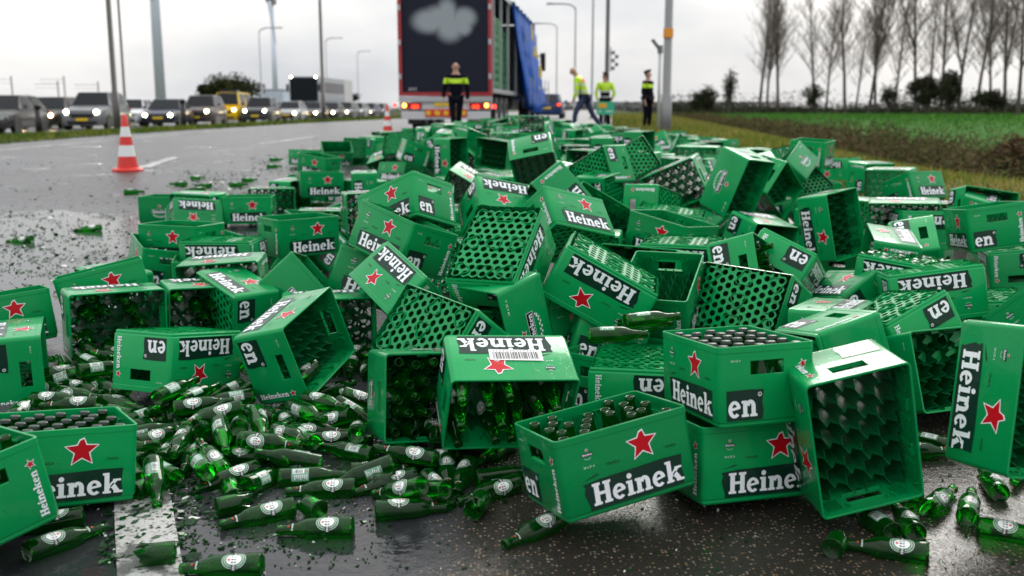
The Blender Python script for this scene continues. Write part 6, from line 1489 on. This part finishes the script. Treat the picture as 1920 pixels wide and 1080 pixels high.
def person(M, J, label, jacket, trousers, hair, scale=1.0, bald=False, group=None):
    """J: joints in metres, figure facing -y: pelvis chest neck head, shoulder/elbow/wrist r,l, hip/knee/ankle r,l"""
    t = empty('person', M @ Matrix.Scale(scale, 4), label, 'person', group); V = {k: Vector(v) for k, v in J.items()}
    P = [V['pelvis'], V['pelvis'].lerp(V['chest'], .5), V['chest'], V['neck'], V['neck'].lerp(V['head'], .45), V['head'], V['head'] + (V['head'] - V['neck']).normalized() * .10]
    E_ = [(i, i + 1) for i in range(6)]; R_ = [(.145, .105), (.135, .10), (.16, .11), .060, .062, (.083, .098), (.055, .065)]
    for s in 'rl':
        i = len(P); hand = V['wr' + s] + (V['wr' + s] - V['el' + s]).normalized() * .07
        P += [V['sh' + s], V['el' + s], V['wr' + s], hand]; E_ += [(2, i), (i, i + 1), (i + 1, i + 2), (i + 2, i + 3)]; R_ += [.058, .044, .029, (.038, .022)]
        ax = (V['wr' + s] - V['el' + s]).normalized(); sd_ = ax.cross(Vector((1, 0, 0))).normalized()
        for k, (off, ln) in enumerate(((-.026, .062), (-.009, .075), (.009, .07), (.025, .055))):
            j = len(P); P += [hand + sd_ * off + ax * .03, hand + sd_ * off * 1.1 + ax * (.03 + ln)]; E_ += [(i + 3, j), (j, j + 1)]; R_ += [.009, .007]
        j = len(P); P += [hand + sd_ * -.045 + ax * .01]; E_ += [(i + 3, j)]; R_ += [.010]
        i = len(P); toe = V['an' + s] + Vector((0, -.14, -.055)) if 'toe' + s not in V else V['toe' + s]
        P += [V['hip' + s], V['kn' + s], V['an' + s], toe]; E_ += [(0, i), (i, i + 1), (i + 1, i + 2), (i + 2, i + 3)]; R_ += [.085, .060, .042, .035]
    skinned('body', [tuple(p) for p in P], E_, R_, SKIN, t, 1)
    # face: nose, ears, eyes, mouth
    h = V['head']; up = (V['head'] - V['neck']).normalized(); f_ = Vector(J.get('face', (0, -1, 0))); f_ = (f_ - up * f_.dot(up)).normalized(); sx = up.cross(f_)
    def blob(nm, c, r_, mt_): b = MB(); b.lathe([(r_ * math.sin(a) + 1e-4, -r_ * math.cos(a)) for a in np.linspace(0, math.pi, 7)], 8, c=tuple(c)); b.build(nm, mt_, t, smooth=True)
    blob('nose', h + f_ * .10 - up * .005, .016, SKIN)
    for s in (-1, 1): blob('ear', h + sx * s * .083, .022, SKIN); blob('eye', h + f_ * .088 + sx * s * .030 + up * .022, .010, NV)
    blob('mouth', h + f_ * .088 - up * .042, .011, mat('lips', (.30, .10, .09), .5))
    if hair:
        skinned('hair', [tuple(h + up * .05 - f_ * .01), tuple(h + up * .085 - f_ * .02), tuple(h + up * .02 - f_ * .05)], [(0, 1), (0, 2)], [(.085, .095), (.062, .07), (.075, .07)], hair, t, 1)
    # jacket: torso and sleeves, bands of print by height along the torso
    P = [V['pelvis'] + Vector((0, 0, -.05)), V['pelvis'].lerp(V['chest'], .35), V['pelvis'].lerp(V['chest'], .75), V['chest'] + Vector((0, 0, .04)), V['neck'] + Vector((0, 0, -.02))]; E_ = [(i, i + 1) for i in range(4)]; R_ = [(.17, .135), (.165, .13), (.185, .135), (.175, .125), .078]
    for s in 'rl':
        i = len(P); P += [V['sh' + s], V['sh' + s].lerp(V['el' + s], .5), V['el' + s], V['el' + s].lerp(V['wr' + s], .9)]; E_ += [(3, i), (i, i + 1), (i + 1, i + 2), (i + 2, i + 3)]; R_ += [.080, .072, .064, .050]
    skinned('jacket', [tuple(p) for p in P], E_, R_, jacket[0], t, 2, jacket[1])
    P = [V['pelvis'] + Vector((0, 0, .04))]; E_ = []; R_ = [(.155, .12)]
    for s in 'rl':
        i = len(P); P += [V['hip' + s], V['hip' + s].lerp(V['kn' + s], .5), V['kn' + s], V['kn' + s].lerp(V['an' + s], .5), V['an' + s]]; E_ += [(0, i)] + [(i + k, i + k + 1) for k in range(4)]; R_ += [.105, .092, .076, .068, .060]
    skinned('trousers', [tuple(p) for p in P], E_, R_, trousers, t, 1)
    for s in 'rl':
        a = V['an' + s]; toe = V['toe' + s] if 'toe' + s in V else a + Vector((0, -.15, -.05))
        skinned('boot', [tuple(a + Vector((0, 0, .05))), tuple(a + Vector((0, 0, -.03))), tuple(toe), tuple(a * 1.0 + (a - toe) * .35 + Vector((0, 0, -.05)))], [(0, 1), (1, 2), (1, 3)], [.058, .052, (.045, .036), .038], SHOE, t, 1)
    return t
def stand(arm=.16, twist=0):
    return dict(pelvis=(0, 0, .95), chest=(0, 0, 1.36), neck=(0, .0, 1.50), head=(0, -.01, 1.67), shr=(-.20, 0, 1.44), elr=(-.20 - arm * .6, .02, 1.14), wrr=(-.21 - arm * .7, -.06, .88), shl=(.20, 0, 1.44), ell=(.20 + arm * .6, .02, 1.14), wrl=(.21 + arm * .7, -.06, .88),
                hipr=(-.10, 0, .92), knr=(-.12, -.02, .50), anr=(-.13, .02, .09), hipl=(.10, 0, .92), knl=(.12, -.03, .50), anl=(.12, .0, .09))
def gM(px, d, rz=0): x = at(px, d); return T(x, d, terrain(x, d), rz)
pol = ([NV, HV], lambda c: 1 if 1.27 < c.z < 1.40 else 0)
J = stand(.14); J.update(anl=(.05, .06, .09), knl=(.07, -.02, .5), anr=(-.04, -.10, .09), knr=(-.07, -.10, .5), wrr=(-.30, -.05, .90), wrl=(.28, -.02, .86))
person(gM(856, 24.4), J, 'bald police officer in black with a yellow chest band behind the truck', pol, NV, None)
J = stand(.08)
person(gM(1212, 30.5, .9), J, 'dark haired police officer in black with a yellow band by the lamp pole', pol, NV, HAIRB, scale=.98)
# man walking to the right, bent forward
hv2 = ([HV, SV, HO, NV], lambda c: 2 if (c.z > 1.28 and c.z < 1.44 and c.x > -.05 and c.y < .02) else (1 if (1.02 < c.z < 1.08 or 1.20 < c.z < 1.25) else 0))
J = dict(pelvis=(.05, 0, .93), chest=(-.10, -.02, 1.30), neck=(-.17, -.03, 1.43), head=(-.27, -.05, 1.57), face=(-.9, -.3, -.4), shr=(-.20, -.17, 1.36), elr=(-.18, -.20, 1.06), wrr=(-.26, -.17, .84), shl=(-.06, .17, 1.36), ell=(.05, .2, 1.08), wrl=(.0, .18, .86),
         hipr=(.02, -.09, .90), knr=(-.20, -.10, .52), anr=(-.24, -.10, .11), toer=(-.38, -.10, .05), hipl=(.08, .09, .90), knl=(.24, .08, .50), anl=(.50, .08, .13), toel=(.40, .08, .05))
person(gM(1092, 27.5, 0), J, 'man in a yellow and orange safety jacket striding to the left on the verge', hv2, JB, None, scale=1.05)
# man seen from behind carrying a green sign
hv3 = ([HV, SV, NV], lambda c: 1 if (1.19 < c.z < 1.235 or .99 < c.z < 1.03) else (2 if .80 < c.z < 1.19 and abs(c.x) < .22 else 0))
J = stand(.16); J.update(wrr=(-.20, .10, .92), elr=(-.30, .06, 1.15), ell=(.30, .04, 1.14), wrl=(.24, .14, .90))
person(gM(1133, 31.5, math.pi), J, 'man in a yellow and navy safety jacket seen from behind, carrying a sign', hv3, NV, mat('hair_brown', (.06, .035, .02), .7), scale=.96)
x = at(1134, 31.2); t = empty('carried_sign', T(x, 31.2, terrain(x, 31.2) + .46, .05), 'small green board with an orange patch held low by the man in yellow and navy', 'sign')
b = MB(); b.box((0, 0, .18), (.56, .03, .40)); b.build('board', mat('sign_green', (.03, .48, .28), .4), t); b = MB(); b.box((-.10, -.022, .26), (.26, .01, .14)); b.build('orange_patch', mat('sign_orange', (.80, .42, .03), .4), t)
b = MB(); b.box((.12, -.022, .08), (.22, .01, .06)); b.box((-.18, -.022, .08), (.1, .01, .05)); b.build('pale_print', mat('sign_pale', (.45, .75, .65), .4), t)
